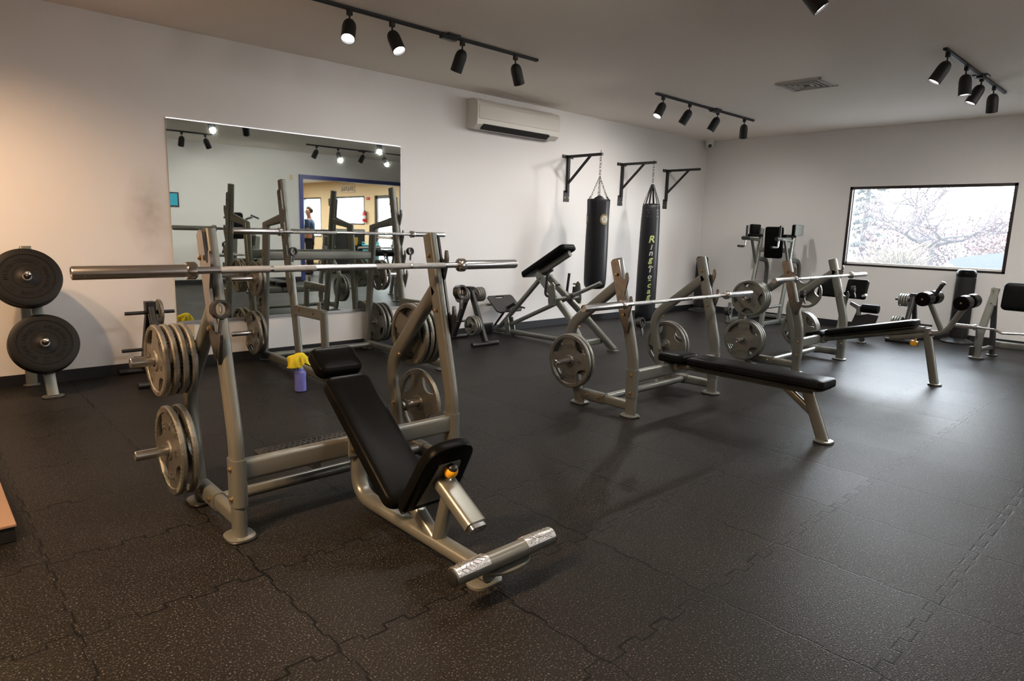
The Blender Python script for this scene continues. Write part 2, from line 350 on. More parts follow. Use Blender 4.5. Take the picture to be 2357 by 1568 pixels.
g = bxg(XL-.15, OX0, YF-.15, YF, -.1, H); bxg(OX1, 0.15, YF-.15, YF, -.1, H, g); bxg(OX0, OX1, YF-.15, YF, OZ, H, g)
struct(g, 'wall_front', M['wall'])
for nm, a in (('baseboard_back', (XL, 0, -.014, 0)), ('baseboard_right', (-.014, 0, YF, -.014)), ('baseboard_left', (XL, XL+.014, YF, -.014))):
    struct(bxg(*a, 0, .095), nm, M['base'])
g = bxg(XL+.014, OX0-.1, YF, YF+.014, 0, .095); struct(g, 'baseboard_front', M['base'])
# window in the right wall: frame, inner bead, glass
g = G(); fw = .038
for y0, y1, z0, z1 in ((WY0, WY1, WZ1-fw, WZ1), (WY0, WY1, WZ0, WZ0+fw*.7), (WY0, WY0+fw, WZ0, WZ1), (WY1-fw, WY1, WZ0, WZ1)):
    g.box((.045, (y0+y1)/2, (z0+z1)/2), (.10, y1-y0, z1-z0))
win = struct(g, 'window_1', M['winframe'], (0, WY0, WZ0))
g = G(); i0, i1, j0, j1 = WY0+fw, WY1-fw, WZ0+fw*.7, WZ1-fw
for y0, y1, z0, z1 in ((i0, i1, j0, j0+.03), (i1-.012, i1, j0, j1), (i0, i0+.008, j0, j1)):
    g.box((.07, (y0+y1)/2, (z0+z1)/2), (.04, y1-y0, z1-z0))
g.build('window_bead', M['white'], win)
g = G(); g.box((.10, (i0+i1)/2, (j0+j1)/2), (.006, i1-i0, j1-j0)); g.build('glass_pane', M['veiled'], win)
# cased opening to the lobby, navy trim
g = G(); tw = .09
for x0, x1, z0, z1 in ((OX0-tw, OX0, 0, OZ+tw), (OX1, OX1+tw, 0, OZ+tw), (OX0, OX1, OZ, OZ+tw)):
    g.box(((x0+x1)/2, YF-.06, (z0+z1)/2), (x1-x0, .19, z1-z0))
struct(g, 'trim_1', M['navy'])
# lobby behind the opening, seen in the mirror
LY = YF-8.6; LH = 2.75
struct(bxg(-6.2, .15, LY, YF-.15, LH, LH+.1), 'ceiling_lobby', M['ceil'])
struct(bxg(-6.2, .15, LY-.15, LY, -.1, LH), 'wall_lobby_end', M['tan'])
struct(bxg(-6.35, -6.2, LY, YF-.15, -.1, LH), 'wall_lobby_left', M['tan'])
struct(bxg(-6.2, OX0-.1, YF-.17, YF-.15, 0, LH), 'wall_lobby_near', M['tan'])
g = G(); ys = [YF-.15, -10.2, -11.25, -11.82, -13.76, -14.7, -16.1, LY]; zb = 1.36; zt = 2.25
for a, b_, z0, z1 in ((0, 1, -.1, LH), (1, 2, zt, LH), (2, 3, -.1, LH), (3, 4, -.1, zb), (3, 4, zt, LH), (4, 5, -.1, LH), (5, 6, -.1, .9), (5, 6, zt, LH), (6, 7, -.1, LH)):
    bxg(0, .15, ys[b_], ys[a], z0, z1, g)
struct(g, 'wall_lobby_right', M['tan'])
def lobby_window(n, y0, y1, z0):
    g = G()
    for a, b_, c, d in ((y0, y1, zt-.05, zt), (y0, y1, z0, z0+.05), (y0, y0+.05, z0, zt), (y1-.05, y1, z0, zt)):
        g.box((.05, (a+b_)/2, (c+d)/2), (.1, b_-a, d-c))
    w = struct(g, 'window_%d' % n, M['winframe'], (0, y0, z0))
    g = G(); g.box((.1, (y0+y1)/2, (z0+zt)/2), (.006, y1-y0-.1, zt-z0-.1)); g.build('glass_pane', M['glass'], w)
    g = G(); k = int((y1-y0)/.085)
    for i in range(k): g.box((.012, y0+.05+(y1-y0-.1)*(i+.5)/k, (z0+zt)/2), (.004, .092, zt-z0-.1), rotm('Z', 12))
    tag(g.build('window_blind', M['blind'], None, (0, y0, z0)), 'white vertical blind over the %s lobby window' % ('far' if n == 2 else 'near'), 'blind')
lobby_window(2, -16.1, -14.7, .9); lobby_window(3, -13.76, -11.82, 1.36)
g = G()
for a, b_, c, d in ((-11.25, -11.13, 0, zt), (-10.32, -10.2, 0, zt), (-11.25, -10.2, 2.15, zt), (-11.25, -10.2, 0, .25), (-11.25, -10.2, .95, 1.05)):
    g.box((.06, (a+b_)/2, (c+d)/2), (.06, b_-a, d-c))
dr = struct(g, 'door_1', M['winframe'], (0, -10.7, 0))
g = G(); g.box((.06, -10.72, 1.1), (.008, .86, 2.1)); g.build('glass_pane', M['glass'], dr)
g = G(); g.text('GYM', .36, (.072, -10.66, 1.70), (0, 1, 0), (0, 0, 1), .004); g.build('door_lettering', M['blueink'], dr)
g = G(); g.box((.02, -10.72, 1.0), (.03, .8, .04)); g.build('push_bar', M['steel'], dr)
# signs and fittings of the lobby wall
def plate_sign(name, label, cat, y0, y1, z0, z1, m, body=None, size=.1, ink=None):
    g = G(); g.box((-.012, (y0+y1)/2, (z0+z1)/2), (.024, abs(y1-y0), z1-z0), None, .004)
    o = tag(g.build(name, m, None, (0, (y0+y1)/2, z0)), label, cat)
    if body:      # too blurred in the photo to read: dark letter-like strokes only
        g = G(); ym = (y0+y1)/2; zm = (z0+z1)/2; ln = abs(y1-y0)
        for k in range(6):
            yy = ym+ln*(.40-.155*k)
            g.box((-.026, yy, zm+.01*(k % 2)), (.004, .022, .13)); g.box((-.026, yy-.035, zm+.05-.05*(k % 3)), (.004, .055, .02)); g.box((-.026, yy-.06, zm-.02), (.004, .018, .08-.02*(k % 2)))
        g.build('lettering', ink, o)
    return o
plate_sign('wall_sign', 'pale board sign with dark letters above the lobby window, seen in the mirror', 'sign', -13.26, -12.39, 2.36, 2.60, M['sign'], True, .13, M['ink'])
plate_sign('warning_sign', 'small red sign above the fire extinguisher', 'sign', -11.69, -11.5, 2.13, 2.21, M['red'])
plate_sign('wall_plaque', 'narrow dark upright plaque between the two lobby windows', 'sign', -14.13, -14.03, 2.0, 2.2, M['ink'])
eo = thing('fire_extinguisher', 'red fire extinguisher hung on the tan lobby wall', 'fire extinguisher', (-.08, -11.7, 1.45))
g = G(); g.lathe([(.06, 0), (.065, .02), (.065, .27), (.045, .31), (.02, .325)], (-.08, -11.7, 1.45)); g.build('cylinder', M['red'], eo)
g = G(); g.box((-.08, -11.7, 1.79), (.03, .09, .03)); g.tube(fillet([(-.08, -11.66, 1.79), (-.08, -11.6, 1.77), (-.08, -11.6, 1.55)], .04), .01, 8); g.build('valve_hose', M['black'], eo)
g = G(); g.lathe([(.0665, .1), (.0665, .2)], (-.08, -11.7, 1.45)); g.build('paper_label', M['white'], eo)
exo = thing('exit_sign', 'green lit exit sign under the lobby ceiling near the door', 'sign', (-.12, -10.9, 2.6))
g = G(); g.box((-.12, -10.9, 2.66), (.05, .3, .18)); g.build('housing', M['white'], exo)
g = G(); g.text('EXIT', .12, (-.148, -10.9, 2.66), (0, -1, 0), (0, 0, 1), .004); g.build('lettering', M['exit'], exo)
# lobby lamps
for i, (x, y) in enumerate(((-2.2, -10.4), (-2.2, -12.9), (-2.2, -15.2))):
    t = thing('ceiling_light', ['fluorescent panel nearest the navy opening, lobby ceiling', 'middle fluorescent panel of the lobby ceiling', 'fluorescent panel at the far end of the lobby ceiling'][i], 'ceiling light', (x, y, LH), 'fluorescent panels of the lobby')
    g = G(); g.box((x, y, LH-.03), (1.25, .62, .06)); g.build('housing', M['white'], t)
    g = G(); g.box((x, y, LH-.062), (1.18, .55, .006)); g.build('diffuser', M['tubelight'], t)
    la = bpy.data.lights.new('panel_light', 'AREA'); la.shape = 'RECTANGLE'; la.size = 1.15; la.size_y = .52; la.energy = LOBBY_W; la.color = (1, .96, .9)
    lo = bpy.data.objects.new('panel_light', la); COL.objects.link(lo); lo.parent = t; lo.location = (0, 0, -.07)

# ---------------------------------------------------------------- track lights
def track_light(x0, x1, y, heads, label, warm=False, power=1.0):
    t = thing('track_light', label, 'track light', ((x0+x1)/2, y, H), 'black four-head track lights'); o = V(((x0+x1)/2, y, H))
    g = G(); g.box(((x0+x1)/2, y, H-.011), (x1-x0, .036, .022), None, .002); g.box(((x0+x1)/2, y, H-.024), (x1-x0-.02, .012, .006)); g.build('track', M['matte'], t)
    g = G(); g.box(((x0+x1)/2+.12, y, H-.022), (.16, .055, .044), None, .004); g.box(((x0+x1)/2+.15, y+.01, H-.006), (.13, .13, .012)); g.build('power_feed', M['matte'], t)
    for hx, d in heads:
        d = V(d).normalized(); p = V((hx, y, H-.115)); tip = p+d*.17
        g = G(); g.box((hx, y, H-.042), (.042, .034, .042), None, .004); g.tube([(hx, y, H-.06), (hx, y, H-.125)], .007, 8); st = g.build('adapter', M['matte'], t)
        g = G(); r = .053
        g.lathe([(.006, -.022), (.022, -.018), (.038, -.005), (.048, .014), (r, .045), (r, .17), (r-.004, .17), (r-.006, .15), (.03, .14)], p, d, 22, True)
        hd = g.build('spot_head', M['matte'], t)
        g = G(); g.lathe([(r-.007, .152), (r-.012, .158), (.004, .160)], p, d, 20); g.build('bulb', M['bulbwarm' if warm else 'bulb'], hd)
        la = bpy.data.lights.new('spot_beam', 'SPOT'); la.energy = (WARM_W if warm else SPOT_W)*power; la.spot_size = R(115 if warm else 165); la.spot_blend = 1.0; la.shadow_soft_size = .035
        la.color = (1, .64, .36) if warm else (1, .955, .90)
        lo = bpy.data.objects.new('spot_beam', la); COL.objects.link(lo); lo.parent = t; lo.location = p+d*.185-o; lo.rotation_euler = d.to_track_quat('-Z', 'Y').to_euler()
    return t
track_light(-8.40, -5.99, -1.68, [(-8.02, (-.34, -.43, -.83)), (-7.64, (.05, -.50, -.8)), (-6.92, (-.05, .42, -.85)), (-6.28, (.45, .12, -.85))], 'black track light over the squat rack, left of the air conditioner', power=.48)
track_light(-4.00, -1.61, -1.68, [(-3.85, (-.5, .1, -.85)), (-3.27, (-.2, .45, -.85)), (-2.59, (-.2, .42, -.85)), (-1.87, (.28, .15, -1))], 'black track light above the punching bags', power=.85)
track_light(-4.00, -1.68, -4.62, [(-3.90, (-.22, .42, -.85)), (-3.28, (.0, -.08, -1)), (-2.70, (-.2, .36, -.88)), (-2.17, (.34, .02, -1))], 'black track light at upper right, above the window side', power=1.25)
track_light(-8.60, -6.20, -4.48, [(-8.3, (-.1, .5, -.85)), (-7.7, (-.2, .45, -.85)), (-7.0, (.0, .55, -.8)), (-6.46, (.30, -.55, -.75))], 'black track light cut off by the top edge, one lit head showing', power=.62)
track_light(-8.50, -6.10, -7.05, [(-8.1, (.1, -.4, -.9)), (-7.4, (-.1, .4, -.9)), (-6.65, (.0, -.45, -.9)), (-6.23, (.45, -.25, -.85))], 'black track light seen only at the left of the mirror', power=.75)
track_light(-4.28, -1.90, -6.85, [(-4.05, (-.25, -.45, -.9)), (-3.55, (.0, .45, -.85)), (-2.93, (-.3, -.45, -.9)), (-2.40, (.05, .55, -.8))], 'black track light seen in the mirror above the navy opening')
track_light(-12.9, -10.6, -1.68, [(-12.6, (.0, .1, -1)), (-12.0, (.55, -.55, -.9)), (-11.4, (.25, .42, -.9)), (-10.9, (.3, .42, -.95))], 'warm-lit track light beyond the left edge, near the bumper plates', True)
track_light(-13.2, -10.9, -4.6, [(-12.9, (.2, .1, -.9)), (-12.3, (.4, -.1, -.9)), (-11.7, (.45, -.15, -.9)), (-11.2, (.3, -.25, -1))], 'warm-lit track light beyond the left edge, over the lifting platform side', True, power=2.0)
# ---------------------------------------------------------------- ceiling vent, air conditioner, camera, mirror
t = thing('ceiling_vent', 'square louvred air vent flat on the ceiling', 'vent', (-3.36, -3.17, H))
g = G(); cx, cy, q = -3.36, -3.17, .24
for a, b_, c, d in ((-q, q, q-.03, q), (-q, q, -q, -q+.03), (-q, -q+.03, -q, q), (q-.03, q, -q, q)): g.box((cx+(a+b_)/2, cy+(c+d)/2, H-.007), (b_-a, d-c, .014))
g.build('frame', M['ventm'], t)
g = G(); g.box((cx, cy, H-.003), (2*q-.06, 2*q-.06, .004)); g.build('cavity', M['dark'], t)
for k in range(4):
    s_ = .19-k*.045; g = G()
    for sx_, sy_, ww, hh in ((0, s_, 2*s_, .012), (0, -s_, 2*s_, .012), (s_, 0, .012, 2*s_), (-s_, 0, .012, 2*s_)):
        g.box((cx+sx_, cy+sy_, H-.014), (ww, hh, .016))
    g.build('louvre', M['ventm'], t)
t = thing('air_conditioner', 'long white wall air conditioner mounted high on the wall', 'air conditioner', (-4.79, 0, 2.56))
ax0, ax1 = -5.51, -4.07
prof = [(0, 2.565), (-.13, 2.55), (-.205, 2.60), (-.215, 2.66), (-.215, 2.83), (-.185, 2.88), (-.12, 2.905), (0, 2.905)]
g = G(); g.loft([[(x, y, z) for y, z in prof] for x in (ax0, ax0+.06, ax1-.06, ax1)]); g.build('housing', M['acwhite'], t)
g = G(); g.box(((ax0+ax1)/2, -.2155, 2.745), (ax1-ax0-.05, .012, .16), None, .004); g.build('front_panel', M['acwhite'], t)
g = G(); g.box(((ax0+ax1)/2-.05, -.176, 2.588), (ax1-ax0-.3, .075, .05), rotm('X', -33)); g.build('outlet_slot', M['dark'], t)
for k in range(2):
    g = G(); g.box(((ax0+ax1)/2-.05, -.19+k*.032, 2.587-k*.022), (ax1-ax0-.32, .026, .005), rotm('X', -20)); g.build('louvre', M['acwhite'], t)
g = G()
for k in range(14): g.box(((ax0+ax1)/2, -.16+k*.009, 2.897+k*.0008), (ax1-ax0-.2, .003, .012))
g.build('intake_grille', M['ventm'], t)
t = thing('security_camera', 'white dome security camera in the ceiling corner', 'camera', (-.13, -.12, H))
g = G(); g.lathe([(.072, 0), (.072, -.035), (.06, -.045)], (-.13, -.12, H)); g.build('mount', M['white'], t)
g = G(); g.lathe([(.06, -.03), (.068, -.06), (.060, -.10), (.034, -.126), (.004, -.134)], (-.13, -.12, H), (0, 0, 1), 20); g.build('housing', M['white'], t)
g = G(); g.lathe([(.026, .03), (.032, .060), (.004, .064)], (-.13, -.12, H-.075), (-.62, -.55, -.45), 16); g.build('lens', M['black'], t)
mx0, mx1, mz0, mz1 = -8.893, -6.462, .423, 2.247
t = thing('wall_mirror', 'large frameless wall mirror behind the squat rack', 'mirror', ((mx0+mx1)/2, 0, mz0))
g = G(); g.box(((mx0+mx1)/2, -.006, (mz0+mz1)/2), (mx1-mx0, .008, mz1-mz0)); g.build('mirror_glass', M['mirror'], t)
for z0, z1 in ((mz0-.010, mz0+.014), (mz1-.007, mz1+.002)):
    g = G(); g.box(((mx0+mx1)/2, -.009, (z0+z1)/2), (mx1-mx0, .014, z1-z0)); g.build('edge_channel', M['alu'], t)
def outlet(name, label, p, ux, m=M['almond'], sw=False):
    t = thing(name, label, 'outlet' if not sw else 'switch', p); nn = V(ux).cross(V((0, 0, 1)))
    g = G(); g.box(V(p)+nn*.003, (.075 if abs(ux[0]) else .006, .006 if abs(ux[0]) else .075, .118), None, .0015); g.build('cover_plate', m, t)
    for dz in ((-.022, .022) if not sw else (0,)):
        g = G(); g.box(V(p)+nn*.008+V((0, 0, dz)), (.03, .006, .028) if abs(ux[0]) else (.006, .03, .028)); g.build('socket' if not sw else 'toggle', m, t)
outlet('power_outlet', 'beige power outlet just under the mirror\'s left end', (-8.785, -.0, .335), (1, 0, 0))
outlet('light_switch', 'beige light switch beside the navy opening, seen in the mirror', (-3.88, YF, 2.41), (-1, 0, 0), M['almond'], True)
t = thing('wall_poster', 'teal poster in a black frame, at the mirror\'s left edge', 'poster', (-6.62, YF, 1.63))
g = G(); g.box((-6.62, YF+.008, 1.775), (.56, .016, .30)); g.build('frame', M['black'], t)
g = G(); g.box((-6.62, YF+.017, 1.775), (.50, .004, .245)); po = g.build('print', M['poster'], t)

# ---------------------------------------------------------------- plates and bars (prototypes, then copies)
def plate_mesh(r=.215, th=.030, holes=4, rot0=45, hole_r=(.120, .184), dth=23, lettering=True, n=96):
    """grip plate, axis along x, centred on the origin; front face towards -x"""
    g = G(); ri, ro = hole_r[0]*r/.22, hole_r[1]*r/.22; ra = []
    def hole(a):
        for k in range(holes):
            d = (math.degrees(a)-rot0-360/holes*k+180) % 360-180
            if abs(d) <= dth+1e-6: return math.sqrt(max(0, 1-(d/dth)**2))
        return -1
    hv = [hole(2*PI*k/n) for k in range(n)]
    b = g.b
    def P(rad, a, x): return b.verts.new((x, rad*math.cos(a), rad*math.sin(a)))
    web, rim, hub = th*.26, th*.44, th*.5
    def side(s):
        C = []
        for k in range(n):
            a = 2*PI*k/n; c = [P(.0262, a, s*hub), P(.043, a, s*hub), P(.049, a, s*web)]
            h = hv[k]
            if h > 0:
                c += [P(ro-(ro-ri)*h, a, s*web), P(ro, a, s*web)]
            else:
                v = P(ro, a, s*web); c += [v, v]
            c += [P(ro+.004, a, s*rim), P(r-.006, a, s*rim), P(r, a, s*(rim-.006))]
            C.append(c)
        return C
    F, B = side(-1), side(1)
    for C, fl in ((F, 0), (B, 1)):
        for k in range(n):
            p, q = C[k], C[(k+1) % n]
            for j in (0, 1, 2, 4, 5, 6):
                vs = [p[j], p[j+1], q[j+1], q[j]]; vs = list(dict.fromkeys(vs))
                if len(vs) > 2: b.faces.new(vs if fl else vs[::-1])
    for k in range(n):
        k2 = (k+1) % n
        b.faces.new((F[k][7], F[k2][7], B[k2][7], B[k][7])); b.faces.new((F[k][0], B[k][0], B[k2][0], F[k2][0]))
        if hv[k] > 0 or hv[k2] > 0:
            for j in (3, 4):
                vs = list(dict.fromkeys([F[k][j], F[k2][j], B[k2][j], B[k][j]]))
                if len(vs) > 2: b.faces.new(vs)
    for s in (-1, 1):       # grip ribs on the rim beside every hole
        for k in range(holes):
            for q in range(-4, 5):
                a = R(rot0+360/holes*k+q*6.2)
                ur = V((0, math.cos(a), math.sin(a))); ut = V((0, -math.sin(a), math.cos(a)))
                g.box(ur*(r*.912)+V((s*(rim+.0005), 0, 0)), (r*.10, .004, .004), frame(ur, ut))
    return g
def plate(kind, loc, label, group, turn=0, flip=False):
    p = PROTO[kind]
    o = p.copy() if kind in USED else p
    if o is p: USED.add(kind)
    else:
        COL.objects.link(o)
        for ch in p.children: c = ch.copy(); COL.objects.link(c); c.parent = o
    o.location = loc; o.rotation_euler = (R(turn), 0, PI if flip else 0)
    return tag(o, label, 'weight plate', group)
def with_lettering(g, name, m, th, words_, lm):
    o = g.build(name, m, None, (0, 0, 0)); x = -th*.26
    g = G()
    for body, size, ang, rad, turn in words_:
        a = R(ang); c = V((x, -rad*math.sin(a), rad*math.cos(a))); up = V((0, -math.sin(a+R(turn)), math.cos(a+R(turn)))); rt = up.cross(V((-1, 0, 0)))
        g.text(body, size, c, rt, up, .009, None, .0009)
    g.build('raised_lettering', lm, o, (0, 0, 0)); return o
PROTO = {}; USED = set()
PROTO['45'] = with_lettering(plate_mesh(), 'weight_plate', M['iron'], .030, [('SOLID', .046, 0, .118, 0), ('BODY', .046, 180, .118, 0), ('45', .048, 90, .108, 0), ('45', .048, -90, .108, 0)], M['iron'])
PROTO['35'] = with_lettering(plate_mesh(.187, .030, 4, 45, (.120, .184), 23, True, 88), 'weight_plate', M['iron'], .030, [('SOLID', .040, 0, .100, 0), ('BODY', .040, 180, .100, 0), ('35', .040, 90, .092, 0), ('35', .040, -90, .092, 0)], M['iron'])
PROTO['25'] = with_lettering(plate_mesh(.166, .028, 4, 45, (.118, .184), 24, True, 80), 'weight_plate', M['iron2'], .028, [('25', .030, 90, .086, 0), ('25', .030, -90, .086, 0)], M['iron2'])
PROTO['10'] = plate_mesh(.115, .026, 3, 90, (.125, .18), 30, False, 60).build('weight_plate', M['iron2'], None, (0, 0, 0))
PROTO['5'] = plate_mesh(.088, .022, 3, 90, (.14, .18), 26, False, 48).build('weight_plate', M['iron2'], None, (0, 0, 0))

def barbell(name, c, length, label, dip=True):
    """Olympic bar along x, centred at c"""
    c = V(c); t = thing(name, label, 'barbell', c); hl = length/2; sl = .415*length/2.2
    g = G(); g.tube([c+V((-hl+sl, 0, 0)), c+V((hl-sl, 0, 0))], .0142, 18, (0, 0, 1)); g.build('shaft', M['steel'], t)
    for s in (-1, 1):
        for a, b_ in ((.16, .36), (.375, .585)):
            g = G(); g.tube([c+V((s*a*hl*.9, 0, 0)), c+V((s*b_*hl*.9, 0, 0))], .0150, 18, (0, 0, 1)); g.build('knurled_grip', M['knurl'], t)
        x0 = hl-sl
        g = G(); g.lathe([(.0145, x0+.02), (.0252, x0+.02), (.0252, hl-.004), (.0235, hl), (.021, hl), (.020, hl-.006), (.001, hl-.006)], c, (s, 0, 0), 26); sv = g.build('sleeve', M['steel'], t)
        g = G(); g.lathe([(.016, x0-.014), (.030, x0-.012), (.036, x0-.006), (.036, x0+.024), (.033, x0+.028), (.026, x0+.028)], c, (s, 0, 0), 26); g.build('sleeve_collar', M['chrome'], sv)
    return t
def clamp_collar(p, label, axis=(.12, -1, .12)):
    p = V(p); t = thing('bar_clamp', label, 'bar clamp', p, 'black bar clamps hung on the racks'); ax = V(axis).normalized(); w = .036
    A = perp(ax, V((0, 0, 1))); B = ax.cross(A)
    g = G(); n = 8; ro, ri = .0375, .0285; Rg = []
    for rad, h, poly in ((ri, w/2, 0), (ro, w/2, 1), (ro, -w/2, 1), (ri, -w/2, 0)):
        Rg.append([p+ax*h+(A*math.cos(PI/8+2*PI*k/24)+B*math.sin(PI/8+2*PI*k/24))*(rad*(1/max(.92, math.cos(((k % 3)-1.0)*PI/12)) if poly else 1)) for k in range(24)])
    Rg.append(Rg[0]); g.loft(Rg, False); bmesh.ops.remove_doubles(g.b, verts=g.b.verts, dist=1e-6); g.build('clamp_ring', M['black'], t)
    g = G(); q = p-V((0, 0, .038))+ax*.010
    g.sweep([q+A*0, q+V((-.02, 0, -.022))+ax*.02, q+V((-.03, 0, -.055))+ax*.03], rrect(.018, .012, .004)); g.build('lever', M['black'], t)
    g = G(); g.box(p+ax*.006, (.007, .03, .022), None, .002); g.build('spring_pin', M['steel'], t)
    return t

# ---------------------------------------------------------------- Olympic bench frames
UW, UH = .050, .086
def foot_plate(p, m, parent, w=.125, l=.145):
    g = G(); g.loft([[V(p)+V((a, b_, z)) for a, b_ in rrect(w*k, l*k, .05)] for z, k in ((0.009, .97), (.015, .97), (.018, .9))]); fp = g.build('foot_plate', m, parent)
    g = G(); g.loft([[V(p)+V((a, b_, z)) for a, b_ in rrect(w*k, l*k, .05)] for z, k in ((0.001, 1), (.007, 1.02), (.0095, 1))]); g.build('rubber_foot', M['black'], parent); return fp
def hook_prongs(top, dirv, fwd, side_x, prongs, thick=.012, ww=.074, L=.56, m=None, parent=None):
    """flat liner plate along the upright with J-shaped bar hooks pointing forward"""
    d = V(dirv).normalized(); f = V(fwd); f = (f-d*f.dot(d)).normalized(); o = V(top)+V((side_x, 0, 0))
    g = G(); c = .028
    strip = [(-ww/2, -.015), (-ww/2+c, 0), (ww/2-c, 0), (ww/2, -.015), (ww/2, -L+.10), (ww/2-.02, -L+.015), (0, -L), (-ww/2+.02, -L+.015), (-ww/2, -L+.10)]
    g.prism(strip, thick, o, f, d)
    pl = g.build('bar_rest', m, parent)
    for s_ in prongs:
        j = [(ww/2-.01, -.13), (ww/2-.01, .03), (ww/2+.004, .002), (ww/2+.016, -.008), (ww/2+.030, -.004), (ww/2+.040, .030), (ww/2+.047, .040), (ww/2+.058, .036), (ww/2+.058, -.006), (ww/2+.046, -.034)]
        g = G(); g.prism(j, thick*1.05, o-d*s_, f, d); g.build('bar_hook', m, pl)
    return pl
def bench_frame(t, cx, yf, top, horns, m=M['grey'], hook=M['worn'], prongs=(.19, .45), tall=False):
    def w(u, v, z): return V((cx+u, yf+v, z))
    lean = (.20 if not tall else .215)
    for s in (-1, 1):
        u = .58*s; pth = fillet([w(u, 0, .006), w(u, 0, .45), w(u, lean, top)], .5, 8)
        g = G(); g.oval(pth, UW, UH); up = g.build('upright', m, t)
        g = G(); g.oval([w(u, 0, .155), w(u, 0, .365)], UW+.012, UH+.012); g.build('upright_sleeve', m, up)
        foot_plate(w(u, .005, 0), m, up)
        bolt(up, w(u-.032*1, -.01, .325), (-1, 0, 0)); bolt(up, w(u-.032, -.01, .19), (-1, 0, 0))
        d = (w(u, lean, top)-w(u, 0, .45)).normalized()
        for k in (.12, .42):
            bolt(up, w(u, lean, top)-d*k+V((-.028 if s > 0 else -.045, 0, 0)), (-1, 0, 0))
        hook_prongs(w(u, lean, top), d, (0, -1, 0), s*.032, prongs, m=hook, parent=t)
        if tall: pb = [w(u, .15, 1.03), w(u, .60, .55), w(u, .49, .012)]
        else: pb = [w(u, .15, 1.0), w(u, .655, .60), w(u, .50, .012)]
        g = G(); g.oval(fillet(pb, .22, 8), UW, UH); br = g.build('support_leg', m, t); foot_plate(w(u, .50, 0), m, br)
        bolt(br, w(u-.026, .47 if tall else .52, .62), (-1, 0, 0)); bolt(br, w(u-.026, .535, .31), (-1, 0, 0))
        g = G(); g.oval([w(u, .02, .085), w(u, .50, .085)], .046, .075, .018); rl = g.build('base_rail', m, t)
        g = G(); g.oval([w(u, .24, .085), w(u, .46, .085)], .058, .087, .02); g.build('rail_sleeve', m, rl)
        bolt(rl, w(u-.03, .29, .09), (-1, 0, 0)); bolt(rl, w(u-.03, .41, .09), (-1, 0, 0))
        for z, vv in horns:
            x0, x1 = u+s*.02, u+s*.27
            g = G(); g.lathe([(.0235, 0), (.0235, abs(x1-x0)-.003), (.021, abs(x1-x0)), (.019, abs(x1-x0)), (.0185, abs(x1-x0)-.02), (.001, abs(x1-x0)-.02)], w(x0, vv, z), (s, 0, 0), 22); hn = g.build('storage_peg', M['steel'], t)
            g = G(); g.lathe([(.036, .02), (.036, .028)], w(x0, vv, z), (s, 0, 0), 22); g.build('peg_flange', m, hn)
    g = G(); g.oval([w(-.56, 0, .308), w(.56, 0, .308)], .095, .052, .018, (0, 0, 1)); g.build('crossbeam', m, t)
    g = G(); g.tube([w(-.57, .28, .085), w(.57, .28, .085)], .028, 16); g.build('rear_crossbar', m, t)
    return w

def pads_on_line(t, w, hw, p_head, p_end, th=.062, head_len=.17, gap=.022, m=M['vinyl']):
    """headrest and main pad along the line head -> end (v, z of the pad's middle)"""
    a = w(0, *p_head); b_ = w(0, *p_end); d = (b_-a).normalized(); L = (b_-a).length
    rot = frame((1, 0, 0), -d)      # local y towards the head; normal = x cross y
    if rot.col[2].z < 0: rot = frame((-1, 0, 0), -d)
    c1 = a+d*(head_len/2); g = G(); g.pad(c1, hw*2*.98, head_len, th*1.06, rot, .045, .02); g.build('headrest', m, t)
    g = G(); l2 = L-head_len-gap; g.pad(a+d*(head_len+gap+l2/2), hw*2, l2, th, rot, .055, .02); pd = g.build('back_pad', m, t)
    g = G(); g.pad(a+d*(head_len+gap+l2/2)-rot.col[2]*(th/2+.005), hw*2-.03, l2-.03, .012, rot, .05, .003); g.build('pad_board', M['black'], pd)
    return d, rot

# --- incline bench (front left)
BX, BY = -9.15, -3.71
HORN_T = ((.285, .52), (.73, .485))
t1 = thing('incline_bench', 'grey incline press bench with black pads, nearest to the viewer', 'weight bench', (BX, BY, 0), 'grey press benches')
w1 = bench_frame(t1, BX, BY, 1.325, HORN_T, tall=True, prongs=(.145, .45), hook=M['worn'])
d1, rot1 = pads_on_line(t1, w1, .125, (.275, .735), (-.475, .165))
g = G(); g.oval([w1(0, .16, .585), w1(0, -.44, .115)], .07, .045, .016); g.build('pad_rail', M['grey'], t1)
# seat: horseshoe pad, underside towards the viewer
sa, sb = w1(0, -.567, .200), w1(0, -.752, .515); sd = (sb-sa).normalized(); srot = frame((1, 0, 0), sd)
if srot.col[2].y < 0: srot = frame((-1, 0, 0), sd)
def seat_outline(ins):
    L = (sb-sa).length/2; hb, ht, rt = .138, .118, .085; pts = [V((-hb, -L, 0)), V((hb, -L, 0)), V((ht, L, 0)), V((-ht, L, 0))]
    p = fillet([(pts[0]+pts[1])/2, pts[1], pts[2], pts[3], pts[0], (pts[0]+pts[1])/2+V((-.001, 0, 0))], [.03, .10, .10, .03], 6)
    c = V((0, 0, 0)); return [(q_.x*(1-ins/.13), q_.y*(1-ins/.18)) for q_ in p]
g = G(); sc = (sa+sb)/2
g.loft([[sc+srot @ V((a, b_, z)) for a, b_ in seat_outline(i)] for z, i in ((-.03, .012), (-.025, .002), (-.018, 0), (.012, 0), (.022, .006), (.029, .018), (.032, .035))])
st = g.build('seat', M['vinyl'], t1)
g = G(); g.prism([(-.085, -.135), (.085, -.135), (.055, .095), (-.055, .095)], .008, sc+srot.col[2]*-.034, srot.col[0], srot.col[1]); sp_ = g.build('seat_bracket', M['grey'], st)
bolt(st, sc+srot.col[2]*-.038+srot.col[1]*.03, -srot.col[2])
p0, p1 = w1(0, -.665, .352), w1(0, -.905, .215); pd_ = (p1-p0).normalized()
